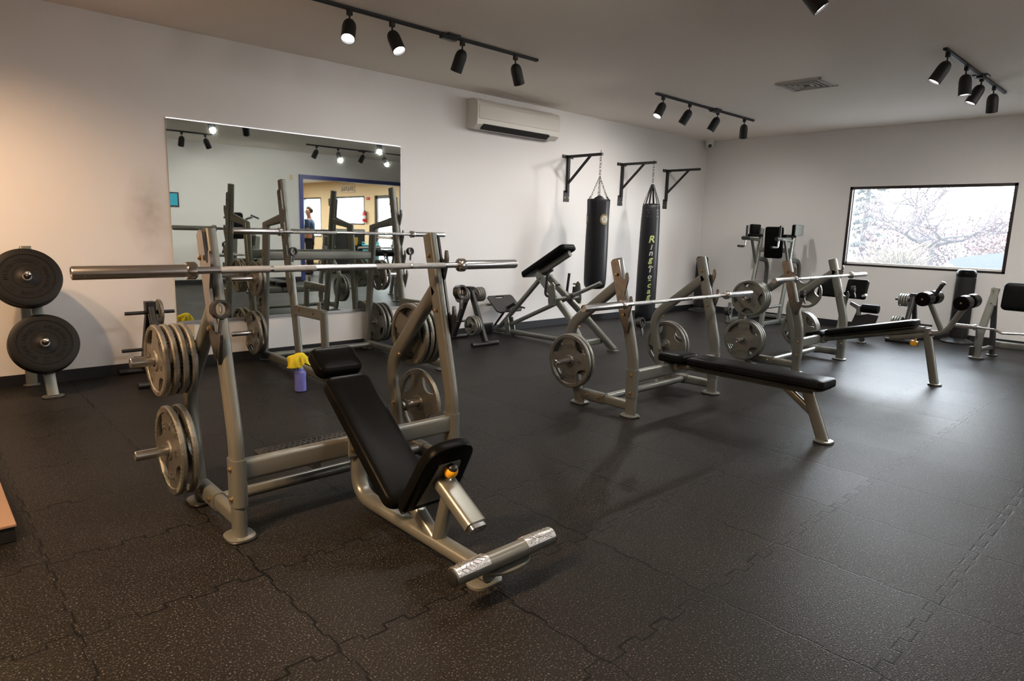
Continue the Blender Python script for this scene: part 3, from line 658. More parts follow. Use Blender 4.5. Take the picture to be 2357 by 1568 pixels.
g = G(); g.oval([p0-pd_*.03, p1], .096, .058, .022); ss = g.build('seat_slide_tube', M['grey'], t1)
g = G(); g.oval([p1-pd_*.006, p1+pd_*.022], .080, .042, .017); g.build('chrome_plug', M['chrome'], ss)
g = G(); g.oval([p0-pd_*.004, p0+pd_*.016], .102, .064, .026); g.build('tube_collar', M['black'], ss)
kn = pd_.cross(V((1, 0, 0))); kn = kn if kn.z > 0 else -kn; kp = p0+pd_*.05+kn*.028
g = G(); g.lathe([(.016, 0), (.016, .004), (.009, .008), (.009, .03)], kp, kn, 16); kb = g.build('adjustment_pin', M['chrome'], t1)
g = G(); g.lathe([(.008, .022), (.024, .028), (.029, .044), (.027, .058), (.022, .064)], kp, kn, 22); g.build('pin_knob', M['yellow'], kb)
g = G(); g.lathe([(.0225, .063), (.020, .072), (.012, .079), (.001, .082)], kp, kn, 18); g.build('knob_cap', M['black'], kb)
g = G(); g.oval([w1(0, -.735, .30), w1(0, -.665, .055)], .058, .058, .024); g.build('seat_post', M['grey'], t1)
g = G(); g.oval([w1(0, -.48, .165), w1(0, -.66, .045)], .06, .06, .02); g.build('rear_strut', M['grey'], t1)
g = G(); g.oval(fillet([w1(0, -.01, .315), w1(0, -.01, .052), w1(0, -1.00, .052)], .14, 10), .078, .062, .028); mb = g.build('main_beam', M['grey'], t1)
g = G(); g.loft([[w1(0, -.965, 0)+V((a, b_, z)) for a, b_ in rrect(.15*k, .10*k, .045)] for z, k in ((.001, 1), (.012, 1), (.016, .93))]); g.build('foot_plate', M['grey'], mb)
g = G(); g.box(w1(0, -.035, .315), (.14, .02, .11), None, .006); bk = g.build('beam_bracket', M['grey'], t1); bolt(bk, w1(-.05, -.045, .30), (0, -1, 0)); bolt(bk, w1(.05, -.045, .30), (0, -1, 0))
fb = w1(.012, -1.065, .15)
g = G(); g.tube([fb+V((-.25, 0, 0)), fb+V((.25, 0, 0))], .034, 24, (0, 0, 1)); ft = g.build('foot_bar', M['grey'], t1)
for s in (-1, 1):
    g = G(); n_ = 13; A0 = -35
    secs = []
    for x in (s*.095, s*.246):
        o = [fb+V((x, -.0365*math.sin(R(-A0+110*k/n_-90)) if 0 else .0365*math.cos(R(35+125*k/n_)), .0365*math.sin(R(35+125*k/n_)))) for k in range(n_+1)]
        i_ = [fb+V((x, .0335*math.cos(R(35+125*k/n_)), .0335*math.sin(R(35+125*k/n_)))) for k in range(n_, -1, -1)]
        secs.append(o+i_)
    g.loft(secs); tp = g.build('tread_grip', M['diamond'], ft)
    g = G()
    for k in range(26):
        a = R(45+105*((k*7) % 26)/26); x = s*(.105+.13*(k/26)); q = fb+V((x, .037*math.cos(a), .037*math.sin(a)))
        g.box(q, (.022, .0035, .003), rotm('X', math.degrees(a)-90) @ rotm('Z', 40 if k % 2 else -40))
    g.build('tread_pattern', M['diamond'], tp)
    g = G(); g.lathe([(.0335, 0), (.0335, .004), (.028, .008), (.004, .009)], fb+V((s*.25, 0, 0)), (s, 0, 0), 22); g.build('end_cap', M['black'], ft)
g = G(); g.loft([[fb+V((.02+.115*k*math.cos(2*PI*j/28), .012+.060*k*math.sin(2*PI*j/28), z)) for j in range(28)] for z, k in ((-.052, .97), (-.049, 1), (-.041, 1), (-.038, .97))]); g.build('bar_gusset', M['grey'], ft)
g = G(); g.oval([w1(0, -.96, .055), w1(0, -1.06, .145)], .07, .05, .02); g.build('foot_bar_stem', M['grey'], ft)
# spotter platform behind the bench
g = G(); pc = w1(0, .178, .258); g.box(pc, (.76, .30, .024), None, .005); pf = g.build('spotter_platform', M['treadrub'], t1)
g = G()
for i in range(26):
    for j in range(11):
        q = pc+V((-.365+i*.029+(.0145 if j % 2 else 0)*(i < 25), -.130+j*.026, .0135)); g.box(q, (.021, .011, .005), rotm('Z', 30 if j % 2 else -30), .0015)
g.build('diamond_tread', M['treadrub'], pf)
g = G()
for s in (-1, 1): g.box(w1(s*.2, .16, .235), (.04, .26, .03))
g.build('platform_bracket', M['grey'], pf)

# --- flat bench (middle)
FX, FY = -6.225, -3.62
t2 = thing('flat_bench', 'grey flat press bench with long black pad, middle of the row', 'weight bench', (FX, FY, 0), 'grey press benches')
w2 = bench_frame(t2, FX, FY, 1.17, ((.355, .535),), prongs=(.16, .335))
a_, b_ = w2(-.03, .10, .405), w2(-.03, -1.20, .405)
for nm, y0, y1, th in (('headrest', .10, -.135, .066), ('back_pad', -.16, -1.20, .062)):
    g = G(); g.pad(w2(-.02, (y0+y1)/2, .400), .265, abs(y1-y0), th, Matrix.Identity(3), .05, .02); pdn = g.build(nm, M['vinyl'], t2)
g = G(); g.pad(w2(-.02, -.68, .366), .235, 1.0, .012, Matrix.Identity(3), .05, .003); g.build('pad_board', M['black'], pdn)
g = G(); g.oval([w2(-.02, -.02, .335), w2(-.02, -1.10, .335)], .06, .045, .016); pr = g.build('pad_rail', M['grey'], t2)
for v in (.02, -.08, -.2): bolt(pr, w2(-.05, v, .335), (-1, 0, 0), .006)
g = G(); g.oval([w2(-.02, -1.055, .335), w2(-.02, -1.19, .012)], .055, .078, .02); lg = g.build('front_leg', M['grey'], t2); foot_plate(w2(-.02, -1.195, 0), M['grey'], lg, .13, .12)
g = G(); g.oval([w2(-.02, -.90, .33), w2(-.02, -1.115, .175)], .036, .05, .014); g.build('leg_strut', M['grey'], t2)
g = G(); g.box(w2(-.02, .0, .325), (.12, .10, .07), None, .008); bk = g.build('beam_bracket', M['grey'], t2); bolt(bk, w2(-.05, -.05, .31), (0, -1, 0))

# --- decline bench (back)
DX, DY = -3.55, -3.69
t3 = thing('decline_bench', 'grey decline press bench with foam leg rollers, farthest of the row', 'weight bench', (DX, DY, 0), 'grey press benches')
w3 = bench_frame(t3, DX, DY, 1.13, HORN_T, prongs=(.125, .43))
d3, rot3 = pads_on_line(t3, w3, .13, (.14, .325), (-.885, .585), .06, .18)
n3 = rot3.col[2]
g = G(); g.oval([w3(0, .05, .35)-n3*.065, w3(0, -.935, .60)-n3*.075], .06, .055, .018); pr = g.build('pad_rail', M['grey'], t3)
for k in (.02, -.16, -.7): bolt(pr, w3(-.032, k, .35-.245*(k-.05)-.065), (-1, 0, 0), .006)
g = G(); g.oval([w3(0, -.965, .535), w3(0, -1.09, .012)], .055, .074, .02); lg = g.build('front_leg', M['grey'], t3); foot_plate(w3(0, -1.095, 0), M['grey'], lg, .12, .115)
g = G(); g.oval([w3(0, -.66, .405), w3(0, -.96, .47)], .052, .052, .014); sl_ = g.build('roller_sleeve', M['grey'], t3)
g = G(); kp = w3(0, -.885, .425); g.lathe([(.009, 0), (.009, .02), (.030, .026), (.036, .048), (.030, .068), (.002, .074)], kp, (0, .25, -1), 18); g.build('pin_knob', M['yellow'], sl_)
g = G(); g.oval(fillet([w3(0, -.90, .468), w3(0, -1.12, .515), w3(0, -1.26, .80)], .16, 8), .04, .05, .016); ra = g.build('roller_arm', M['grey'], t3)
g = G(); g.oval([w3(0, -1.09, .525), w3(0, -.955, .80)], .036, .046, .014); g.build('roller_post', M['grey'], t3)
g = G(); g.lathe([(.033, -.012), (.033, .012)], w3(0, -1.01, .492), (0, -1, .22), 16); g.build('lock_ring', M['chrome'], ra)
for nm, v, z in (('rear', -.955, .828), ('front', -1.262, .822)):
    g = G(); g.tube([w3(-.22, v, z), w3(.22, v, z)], .012, 10, (0, 0, 1)); ax_ = g.build('roller_axle', M['black'], t3)
    for s in (-1, 1):
        g = G(); g.lathe([(.02, .05), (.058, .052), (.066, .062), (.066, .222), (.058, .232), (.012, .2325), (.010, .236), (.001, .237)], w3(0, v, z), (s, 0, 0), 28); g.build('foam_roller', M['vinyl'], ax_)
        bolt(ax_, w3(s*.236, v, z), (s, 0, 0), .006)
g = G(); g.tube([w3(0, -.955, .80), w3(0, -1.0, .86)], .013, 12); hg = g.build('grip_post', M['grey'], t3)
g = G(); g.tube([w3(0, -.99, .85), w3(0, -1.045, .965)], .019, 16); g.build('rubber_grip', M['black'], hg)
g = G(); g.lathe([(.021, 0), (.023, .006), (.021, .022), (.01, .026)], w3(0, -1.045, .965), (0, -.43, .9), 16); g.build('chrome_cap', M['chrome'], hg)
g = G(); g.box(w3(0, .0, .295), (.12, .10, .07), None, .008); bk = g.build('beam_bracket', M['grey'], t3)
# bars on the three benches
barbell('barbell', (-9.157, -3.64, 1.164), 2.2, 'long steel barbell lying on the incline bench hooks, nearest the viewer')
barbell('barbell', (-6.30, -3.655, .862), 2.28, 'steel barbell racked low on the flat bench in the middle')
barbell('barbell', (-3.74, -3.73, .967), 2.28, 'steel barbell racked on the decline bench at the back')
for p, lb in (((-9.784, -3.76, 1.016), 'black bar clamp hanging on the left upright of the incline bench'), ((-8.530, -3.72, 1.026), 'black bar clamp hanging on the right upright of the incline bench'),
              ((-6.845, -3.69, .727), 'black bar clamp hanging on the left upright of the flat bench'), ((-5.60, -3.69, .731), 'black bar clamp hanging on the right upright of the flat bench'),
              ((-4.30, -3.76, .818), 'black bar clamp hanging on the left upright of the decline bench'), ((-3.0, -3.76, .814), 'black bar clamp hanging on the right upright of the decline bench')):
    clamp_collar(p, lb)
ORD = {1: ['only'], 2: ['outer', 'inner'], 3: ['outermost', 'middle', 'innermost'], 4: ['outermost', 'second', 'third', 'innermost'], 5: ['outermost', 'second', 'third', 'fourth', 'innermost']}
def load(cx, s, y, z, n, where, kind='45', pitch=.042, start=.645, gap=None, turns=None):
    r = {'45': .22, '35': .187, '25': .165, '10': .115, '5': .088}[kind]
    for k in range(n):      # k = 0 is the outermost
        off = start+(n-1-k)*pitch+(gap[k] if gap else 0)
        od = ORD[n][k]
        lb = 'grey grip plate, %s on the %s' % (od, where)
        plate(kind, (cx+s*off, y, z-.0025), lb, 'grey grip plates on the ' + where.split(' of the ')[-1], (turns[k] if turns else random.uniform(-40, 40)), s > 0)
load(BX, -1, BY+.485, .73, 4, 'upper left peg of the incline bench', '25', pitch=.0385, start=.625, turns=(10, -20, 28, 5))
load(BX, -1, BY+.52, .285, 2, 'lower left peg of the incline bench', pitch=.052, start=.645, turns=(-12, 20))
load(BX, 1, BY+.485, .73, 4, 'upper right peg of the incline bench', '35', pitch=.0385, start=.635)
load(BX, 1, BY+.52, .285, 1, 'lower right peg of the incline bench', start=.73, turns=(8,))
load(FX, -1, FY+.535, .355, 2, 'left peg of the flat bench', pitch=.040, start=.645, turns=(-5, 18))
load(FX, 1, FY+.535, .355, 2, 'right peg of the flat bench', pitch=.045, start=.645)
load(DX, -1, DY+.485, .73, 4, 'upper left peg of the decline bench', '35', pitch=.0385, start=.635, turns=(45, 10, 30, 0))
load(DX, -1, DY+.52, .285, 3, 'lower left peg of the decline bench', pitch=.0385, start=.645, turns=(0, 30, 10))
load(DX, 1, DY+.485, .73, 1, 'upper right peg of the decline bench', '35', start=.65)
load(DX, 1, DY+.52, .285, 3, 'lower right peg of the decline bench', pitch=.0385, start=.645)

# ---------------------------------------------------------------- squat rack by the mirror
QX = -7.55
ts = thing('squat_rack', 'tall grey squat rack standing against the mirror', 'squat rack', (QX, -.8, 0))
def q(u, y, z): return V((QX+u, y, z))
for s in (-1, 1):
    u = .58*s
    g = G(); g.oval([q(u, -.92, .006), q(u, -.62, 1.742)], .05, .086); up = g.build('upright', M['grey'], ts); foot_plate(q(u, -.92, 0), M['grey'], up, .10, .12)
    d = (q(u, -.62, 1.742)-q(u, -.92, .006)).normalized()
    pl = hook_prongs(q(u, -.635, 1.66), d, (0, -1, 0), s*.031, (.19, .395, .60, .80), L=.95, m=M['grey'], parent=ts)
    bolt(pl, q(u-.04, -.65, 1.58), (-1, 0, 0)); bolt(pl, q(u-.04, -.71, 1.24), (-1, 0, 0))
    g = G(); g.oval([q(u, -.615, 1.405), q(u, -.255, 1.345), q(u, -.105, .012)], .05, .086); br = g.build('rear_support', M['grey'], ts); foot_plate(q(u, -.105, 0), M['grey'], br, .10, .11); bolt(br, q(u-.026, -.225, 1.06), (-1, 0, 0))
    g = G(); g.oval([q(u, -.10, .065), q(u, -1.50, .065)], .05, .075, .018); rl = g.build('base_rail', M['grey'], ts); foot_plate(q(u, -1.49, 0), M['grey'], rl, .11, .11)
    g = G(); g.oval([q(u, -1.375, .625), q(u, -1.405, .07)], .05, .078); g.build('spotter_post', M['grey'], ts)
    g = G(); g.oval([q(u, -.80, .588), q(u, -1.40, .600)], .045, .092, .012); am = g.build('spotter_arm', M['grey'], ts)
    g = G(); g.box(q(u, -1.30, .665), (.012, .045, .075)); g.build('arm_stop', M['grey'], am); bolt(am, q(u-.024, -.95, .60), (-1, 0, 0)); bolt(am, q(u-.024, -1.22, .60), (-1, 0, 0))
    for z, y in ((.30, -.16), (.83, -.22)):
        g = G(); g.lathe([(.0235, 0), (.0235, .33), (.020, .336), (.001, .337)], q(u, y, z), (s, 0, 0), 20); g.build('storage_peg', M['steel'], ts)
g = G(); g.oval([q(-.56, -.225, 1.045), q(.56, -.225, 1.045)], .088, .055, .018, (0, 0, 1)); g.build('rear_beam', M['grey'], ts)
g = G(); g.tube([q(-.57, -.20, .065), q(.57, -.20, .065)], .028, 14); g.build('rear_crossbar', M['grey'], ts)
barbell('barbell', (QX-.005, -.83, 1.284), 2.2, 'steel barbell racked high on the squat rack by the mirror')
clamp_collar((-8.135, -.83, 1.112), 'black bar clamp hanging on the left upright of the squat rack'); clamp_collar((-6.88, -.82, 1.112), 'black bar clamp hanging on the right upright of the squat rack')
load(QX, -1, -.16, .30, 2, 'lower left peg of the squat rack', pitch=.05, start=.66)
load(QX, -1, -.22, .83, 2, 'upper left peg of the squat rack', '25', .042, .66)
load(QX, 1, -.16, .30, 3, 'lower right peg of the squat rack', pitch=.05, start=.66)
load(QX, 1, -.22, .83, 2, 'upper right peg of the squat rack', '25', .05, .66)

# ---------------------------------------------------------------- incline lever row machine by the wall
TX = -4.97
tt = thing('row_machine', 'grey incline lever row machine with black chest pad by the wall', 'row machine', (TX, -.95, 0))
def r_(u, y, z): return V((TX+u, y, z))
g = G(); g.oval([r_(0, .0-.06, .035), r_(0, -.82, .765)], .05, .06, .02); g.build('spine', M['grey'], tt)
g = G(); g.oval([r_(0, -.07, .045), r_(0, -1.20, .062)], .055, .055, .02); bb = g.build('base_beam', M['grey'], tt); foot_plate(r_(0, -.10, 0), M['grey'], bb, .16, .10)
g = G(); g.oval([r_(0, -.33, .046), r_(0, -.55, .05)], .066, .066, .02); g.build('beam_sleeve', M['grey'], bb)
pa, pb = r_(0, -.60, .80), r_(0, -1.285, 1.185); pdv = (pb-pa).normalized(); prot = frame((1, 0, 0), -pdv)
if prot.col[2].z < 0: prot = frame((-1, 0, 0), -pdv)
g = G(); g.pad((pa+pb)/2, .26, (pb-pa).length, .075, prot, .05, .022); cp = g.build('chest_pad', M['vinyl'], tt)
g = G(); g.oval([pa+pdv*.22-prot.col[2]*.075, pb-pdv*.03-prot.col[2]*.075], .05, .07, .015); g.build('pad_rail', M['grey'], tt)
g = G(); g.box(pa+pdv*.33-prot.col[2]*.115, (.03, .18, .05), prot); g.build('height_plate', M['black'], cp)
for s in (-1, 1):
    g = G(); g.oval(fillet([r_(s*.07, -.845, .835), r_(s*.13, -1.42, .40), r_(s*.235, -1.84, .01)], .5, 8), .055, .085); lg = g.build('front_leg', M['grey'], tt)
    g = G(); g.box(r_(s*.235, -1.825, .006), (.09, .12, .01)); g.build('foot_plate', M['grey'], lg)
g = G(); g.tube([r_(-.12, -.90, .80), r_(.12, -.90, .80)], .03, 14); g.build('top_crossbar', M['grey'], tt)
g = G(); g.oval([r_(-.20, -1.66, .10), r_(.20, -1.66, .10)], .07, .05, .015, (0, 0, 1)); lc = g.build('lower_crossbar', M['grey'], tt)
g = G(); g.oval([r_(0, -1.18, .062), r_(0, -1.66, .09)], .05, .055, .015); g.build('front_beam', M['grey'], lc)
g = G(); g.box(r_(0, -1.50, .15), (.06, .06, .06), None, .006); g.build('rubber_stop', M['black'], lc)
g = G(); g.oval([r_(0, -.34, .15), r_(0, -1.36, .61)], .045, .05, .016); la = g.build('lever_arm', M['grey'], tt)
g = G(); g.lathe([(.0235, 0), (.0235, .46), (.019, .465), (.018, .45), (.001, .45)], r_(0, -1.36, .61), (0, -.42, .185), 20); g.build('weight_peg', M['steel'], la)
g = G(); g.lathe([(.037, 0), (.037, .012)], r_(0, -1.37, .615), (0, -.42, .185), 18); g.build('peg_collar', M['black'], la)
g = G(); g.box(r_(-.045, -.30, .12), (.012, .08, .22), rotm('X', -14)); g.box(r_(.045, -.30, .12), (.012, .08, .22), rotm('X', -14)); pv = g.build('pivot_bracket', M['grey'], tt); bolt(pv, r_(-.052, -.30, .16), (-1, 0, 0))
g = G(); g.tube([r_(-.24, -1.27, .575), r_(.24, -1.27, .575)], .022, 14); hb = g.build('handle_bar', M['grey'], tt)
for s in (-1, 1):
    g = G(); g.prism([(-.05, -.10), (.05, -.10), (.06, -.04), (.035, .14), (0, .17), (-.035, .14), (-.06, -.04)], .012, r_(s*.225, -1.25, .60), (0, -1, 0), (0, 0, 1)); bk = g.build('handle_bracket', M['grey'], hb); bolt(bk, r_(s*.225-.008, -1.24, .73), (-1, 0, 0))
    g = G(); g.tube(fillet([r_(s*.19, -1.13, .855), r_(s*.19, -1.10, .60), r_(s*.19, -1.21, .59), r_(s*.19, -1.215, .70)], .06, 6), .016, 14); g.build('row_handle', M['black'], tt)
    g = G(); g.tube([r_(s*.225, -1.22, .73), r_(s*.12, -1.27, .74)], .010, 10); g.build('latch_pin', M['black'], bk)
fpl = frame((1, 0, 0), V((0, .62, -.78)).normalized())      # foot plate, tilted towards the lifter
g = G(); fc = r_(-.0, .0-.19, .40); rot = rotm('X', 38)
pts = rrect(.44, .30, .04, 4); sl = [(x, y) for x, y in rrect(.14, .035, .016, 3)]
bmv = [g.b.verts.new(fc+rot @ V((x, y, z))) for z in (-.009, .009) for x, y in pts]; n_ = len(pts)
slv = [g.b.verts.new(fc+rot @ V((x-.02, y+.115, z))) for z in (-.009, .009) for x, y in sl]
for lo in (0, 1):
    A = bmv[lo*n_:(lo+1)*n_]; B = slv[lo*len(sl):(lo+1)*len(sl)]
    es = [g.b.edges.new((A[i], A[(i+1) % n_])) for i in range(n_)]+[g.b.edges.new((B[i], B[(i+1) % len(sl)])) for i in range(len(sl))]
    bmesh.ops.triangle_fill(g.b, use_beauty=True, edges=es)
for L, k in ((bmv, n_), (slv, len(sl))):
    for i in range(k): g.b.faces.new((L[i], L[(i+1) % k], L[k+(i+1) % k], L[k+i]))
fp = g.build('foot_platform', M['treadrub'], tt)
g = G(); g.oval([r_(0, -.12, .28), r_(0, -.40, .43)], .045, .04, .012); g.build('platform_slider', M['black'], fp)
g = G(); g.tube([r_(0, -.36, .40), r_(.13, -.44, .36)], .012, 10); g.build('adjust_lever', M['black'], fp)
g = G(); g.tube([r_(-.03, -.04, .10), r_(-.03, -.22, .30)], .015, 10); g.build('gas_strut', M['black'], fp)

# ---------------------------------------------------------------- wall brackets and punching bags
def bracket(x, label, ang=0):
    t = thing('bag_bracket', label, 'wall bracket', (x, 0, 1.77), 'black wall brackets for punching bags')
    g = G(); g.box((x, -.02, 2.15), (.04, .04, .50)); po = g.build('wall_post', M['matte'], t)
    for z, ww, hh in ((2.395, .23, .045), (1.85, .115, .155)):
        g = G(); g.box((x, -.004, z), (ww, .008, hh)); pl = g.build('wall_plate', M['matte'], po)
        for sx_ in (-1, 1):
            b = bolt(pl, V((x+sx_*ww*.33, -.008, z-.02*(hh > .1))), (0, -1, 0), .007)
    g = G(); g.box((x, -.315, 2.395), (.036, .63, .036)); g.build('arm', M['matte'], t)
    g = G(); g.oval([(x, -.02, 2.02), (x, -.42, 2.385)], .03, .03, .004); g.build('brace', M['matte'], t)
    return t
bracket(-3.66, 'black wall bracket holding the short punching bag with chains'); bracket(-2.42, 'black wall bracket holding the long punching bag, middle of three'); bracket(-1.20, 'empty black wall bracket nearest the room corner')
def chain(path_a, path_b, n, m, parent, r=.0035, name='chain'):
    g = G(); a, b_ = V(path_a), V(path_b); d = (b_-a)/n; dn = d.normalized(); s0 = perp(dn, V((1, 0, 0))); s1 = dn.cross(s0)
    for k in range(n):
        c = a+d*(k+.5); sd = s0 if k % 2 else s1; ll = d.length*.68; ww = d.length*.34
        ring = [c+dn*(ll*math.cos(2*PI*j/12))+sd*(ww*math.sin(2*PI*j/12)) for j in range(12)]
        rr = [[p+((p-c).normalized()*math.cos(2*PI*q/6)+dn.cross(sd)*math.sin(2*PI*q/6))*r for q in range(6)] for p in ring]
        rr.append(rr[0]); g.loft(rr, False); bmesh.ops.remove_doubles(g.b, verts=g.b.verts, dist=1e-7)
    return g.build(name, m, parent)
def cylbend(cx, cy, rad):      # wrap flat lettering onto the bag
    def f(p):
        a0 = math.atan2(-6.44-cy, -10.7-cx)+f.turn
        return V((cx+(rad(p.z)+p.y)*math.cos(a0+p.x/rad(p.z)), cy+(rad(p.z)+p.y)*math.sin(a0+p.x/rad(p.z)), p.z))
    f.turn = 0; return f
def bag(name, label, cx, cy, prof, m, fold=0):
    t = thing(name, label, 'punching bag', (cx, cy, prof[0][1])); n = 40; L = []
    for k, (r, z) in enumerate(prof):
        ring = []
        for i in range(n):
            a = 2*PI*i/n; f = 0
            if fold and z > fold-.36:
                w = min(1, (z-(fold-.36))/.36)
                f = -.016*w*max(0, math.cos((a-R(222))*4))**6 - .006*w*math.cos(a*9)
            ring.append(V((cx+(r+f)*math.cos(a), cy+(r+f)*math.sin(a), z)))
        L.append(ring)
    g = G(); g.loft(L); g.build('bag_body', m, t, None, 60); return t
b1 = bag('punching_bag', 'short black punching bag on four chains with gold round emblem', -3.655, -.60,
         [(.05, .575), (.10, .58), (.135, .60), (.15, .64), (.155, .72), (.157, 1.0), (.155, 1.3), (.152, 1.5), (.153, 1.65), (.156, 1.76), (.156, 1.79), (.150, 1.80), (.145, 1.79), (.10, 1.80)], M['bagvinyl'], 1.79)
g = G()
for k in range(4):
    a0 = R(45+90*k)-R(30); n_ = 10
    for i in range(n_):
        pass
    ring = []
    for i in range(n_+1):
        a = a0+R(60)*i/n_; hh = .055*math.sin(PI*i/n_)**.6; ring.append((V((-3.655+.150*math.cos(a), -.60+.150*math.sin(a), 1.785)), V((-3.655+(.150-.035*hh/.055)*math.cos(a), -.60+(.150-.035*hh/.055)*math.sin(a), 1.79+hh))))
    for (p, q_), (p2, q2) in zip(ring, ring[1:]):
        vs = [g.b.verts.new(x) for x in (p, p2, q2, q_)]; g.b.faces.new(vs)
bmesh.ops.remove_doubles(g.b, verts=g.b.verts, dist=1e-6); g.build('top_flap', M['bagvinyl'], b1)
for k in range(4):
    a = R(45+90*k); chain((-3.655+.12*math.cos(a), -.60+.12*math.sin(a), 1.80), (-3.655, -.60, 2.10), 10, M['chrome'], b1)
chain((-3.655, -.60, 2.09), (-3.655, -.60, 2.36), 6, M['chrome'], b1, .0045, 'hanging_chain')
g = G(); g.lathe([(.009, 2.34), (.012, 2.36), (.009, 2.40), (.009, 2.44), (.004, 2.45)], (-3.655, -.60, 0)); g.build('eye_bolt', M['chrome'], b1)
bf = cylbend(-3.655, -.60, lambda z: .1535)
for turn in (.62, -1.42):
    for rad, m_, off, nm in ((.066, 'gold', .0012, 'emblem_ring'), (.043, 'cream', .0022, 'emblem_centre')):
        bf.turn = turn; g = G(); c = g.b.verts.new(bf(V((0, off, 1.53)))); rings = []
        for j in (1, 2, 3): rings.append([g.b.verts.new(bf(V((rad*j/3*math.cos(2*PI*k/28), off, 1.53+rad*1.1*j/3*math.sin(2*PI*k/28))))) for k in range(28)])
        for k in range(28):
            k2 = (k+1) % 28; g.b.faces.new((c, rings[0][k], rings[0][k2]))
            for j in (0, 1): g.b.faces.new((rings[j][k], rings[j+1][k], rings[j+1][k2], rings[j][k2]))
        em = g.build(nm, M[m_], b1)
    g = G()
    for k in range(4):
        for x0 in (-.018, .004):
            vs = [g.b.verts.new(bf(V((x0+dx, .0032, 1.505+k*.014+dz)))) for dx, dz in ((0, 0), (.014, 0), (.014, .009), (0, .009))]; g.b.faces.new(vs)
    g.build('emblem_mark', M['gold'], em)
rad2 = lambda z: .152 if z < .75 else .152-.012*(z-.75)
b2 = bag('punching_bag', 'long black punching bag on straps with yellow-green vertical lettering', -2.405, -.585,
         [(.04, .03), (.10, .035), (.135, .055), (.148, .10), (.152, .2), (.152, .75), (.146, 1.25), (.140, 1.55), (.132, 1.72), (.122, 1.77), (.105, 1.795), (.06, 1.80)], M['bagvinyl'])
for k in range(6):
    a = R(20+60*k); e = V((math.cos(a), math.sin(a), 0)); c = V((-2.405, -.585, 0))
    g = G(); g.sweep([c+e*.136+V((0, 0, 1.55)), c+e*.128+V((0, 0, 1.76)), c+e*.108+V((0, 0, 1.83)), c+e*.018+V((0, 0, 2.08))], rrect(.026, .005, .001, 1), V((-math.sin(a), math.cos(a), 0))); stp = g.build('strap', M['black'], b2)
    g = G()
    for dx, z in ((-.018, 1.70), (.018, 1.70), (0, 1.66), (-.018, 1.61), (.018, 1.61), (-.014, 1.765), (.014, 1.765)):
        rr_ = .1375 if z < 1.65 else (.1345 if z < 1.75 else .126); tz = V((-math.sin(a), math.cos(a), 0)); g.lathe([(.006, 0), (.005, .003), (.001, .004)], c+e*(rr_+.0015)+tz*dx+V((0, 0, z)), e, 8)
    g.build('rivet', M['alu'], stp)['kind'] = 'stuff'
chain((-2.405, -.585, 2.07), (-2.405, -.585, 2.37), 7, M['chrome'], b2, .005, 'hanging_chain')
g = G(); g.lathe([(.009, 2.35), (.012, 2.37), (.009, 2.43), (.003, 2.44)], (-2.405, -.585, 0)); g.build('eye_bolt', M['chrome'], b2)
bf = cylbend(-2.405, -.585, rad2); bf.turn = .28
for ch, z, sz in (('R', 1.27, .15), ('i', 1.155, .11), ('n', 1.07, .12), ('g', .975, .13), ('-', .885, .13), ('T', .82, .12), ('o', .72, .11), ('-', .675, .13), ('c', .59, .12), ('a', .50, .12), ('g', .42, .12), ('e', .335, .12)):
    g = G(); g.text(ch, sz, (0, .003, z), (1, 0, .12) if ch not in '-' else (1, 0, 0), (.18, 0, 1), .002, bf, .003); g.build('printed_letter', M['lime'] if ch in 'Rg-ca' else M['cream'], b2)

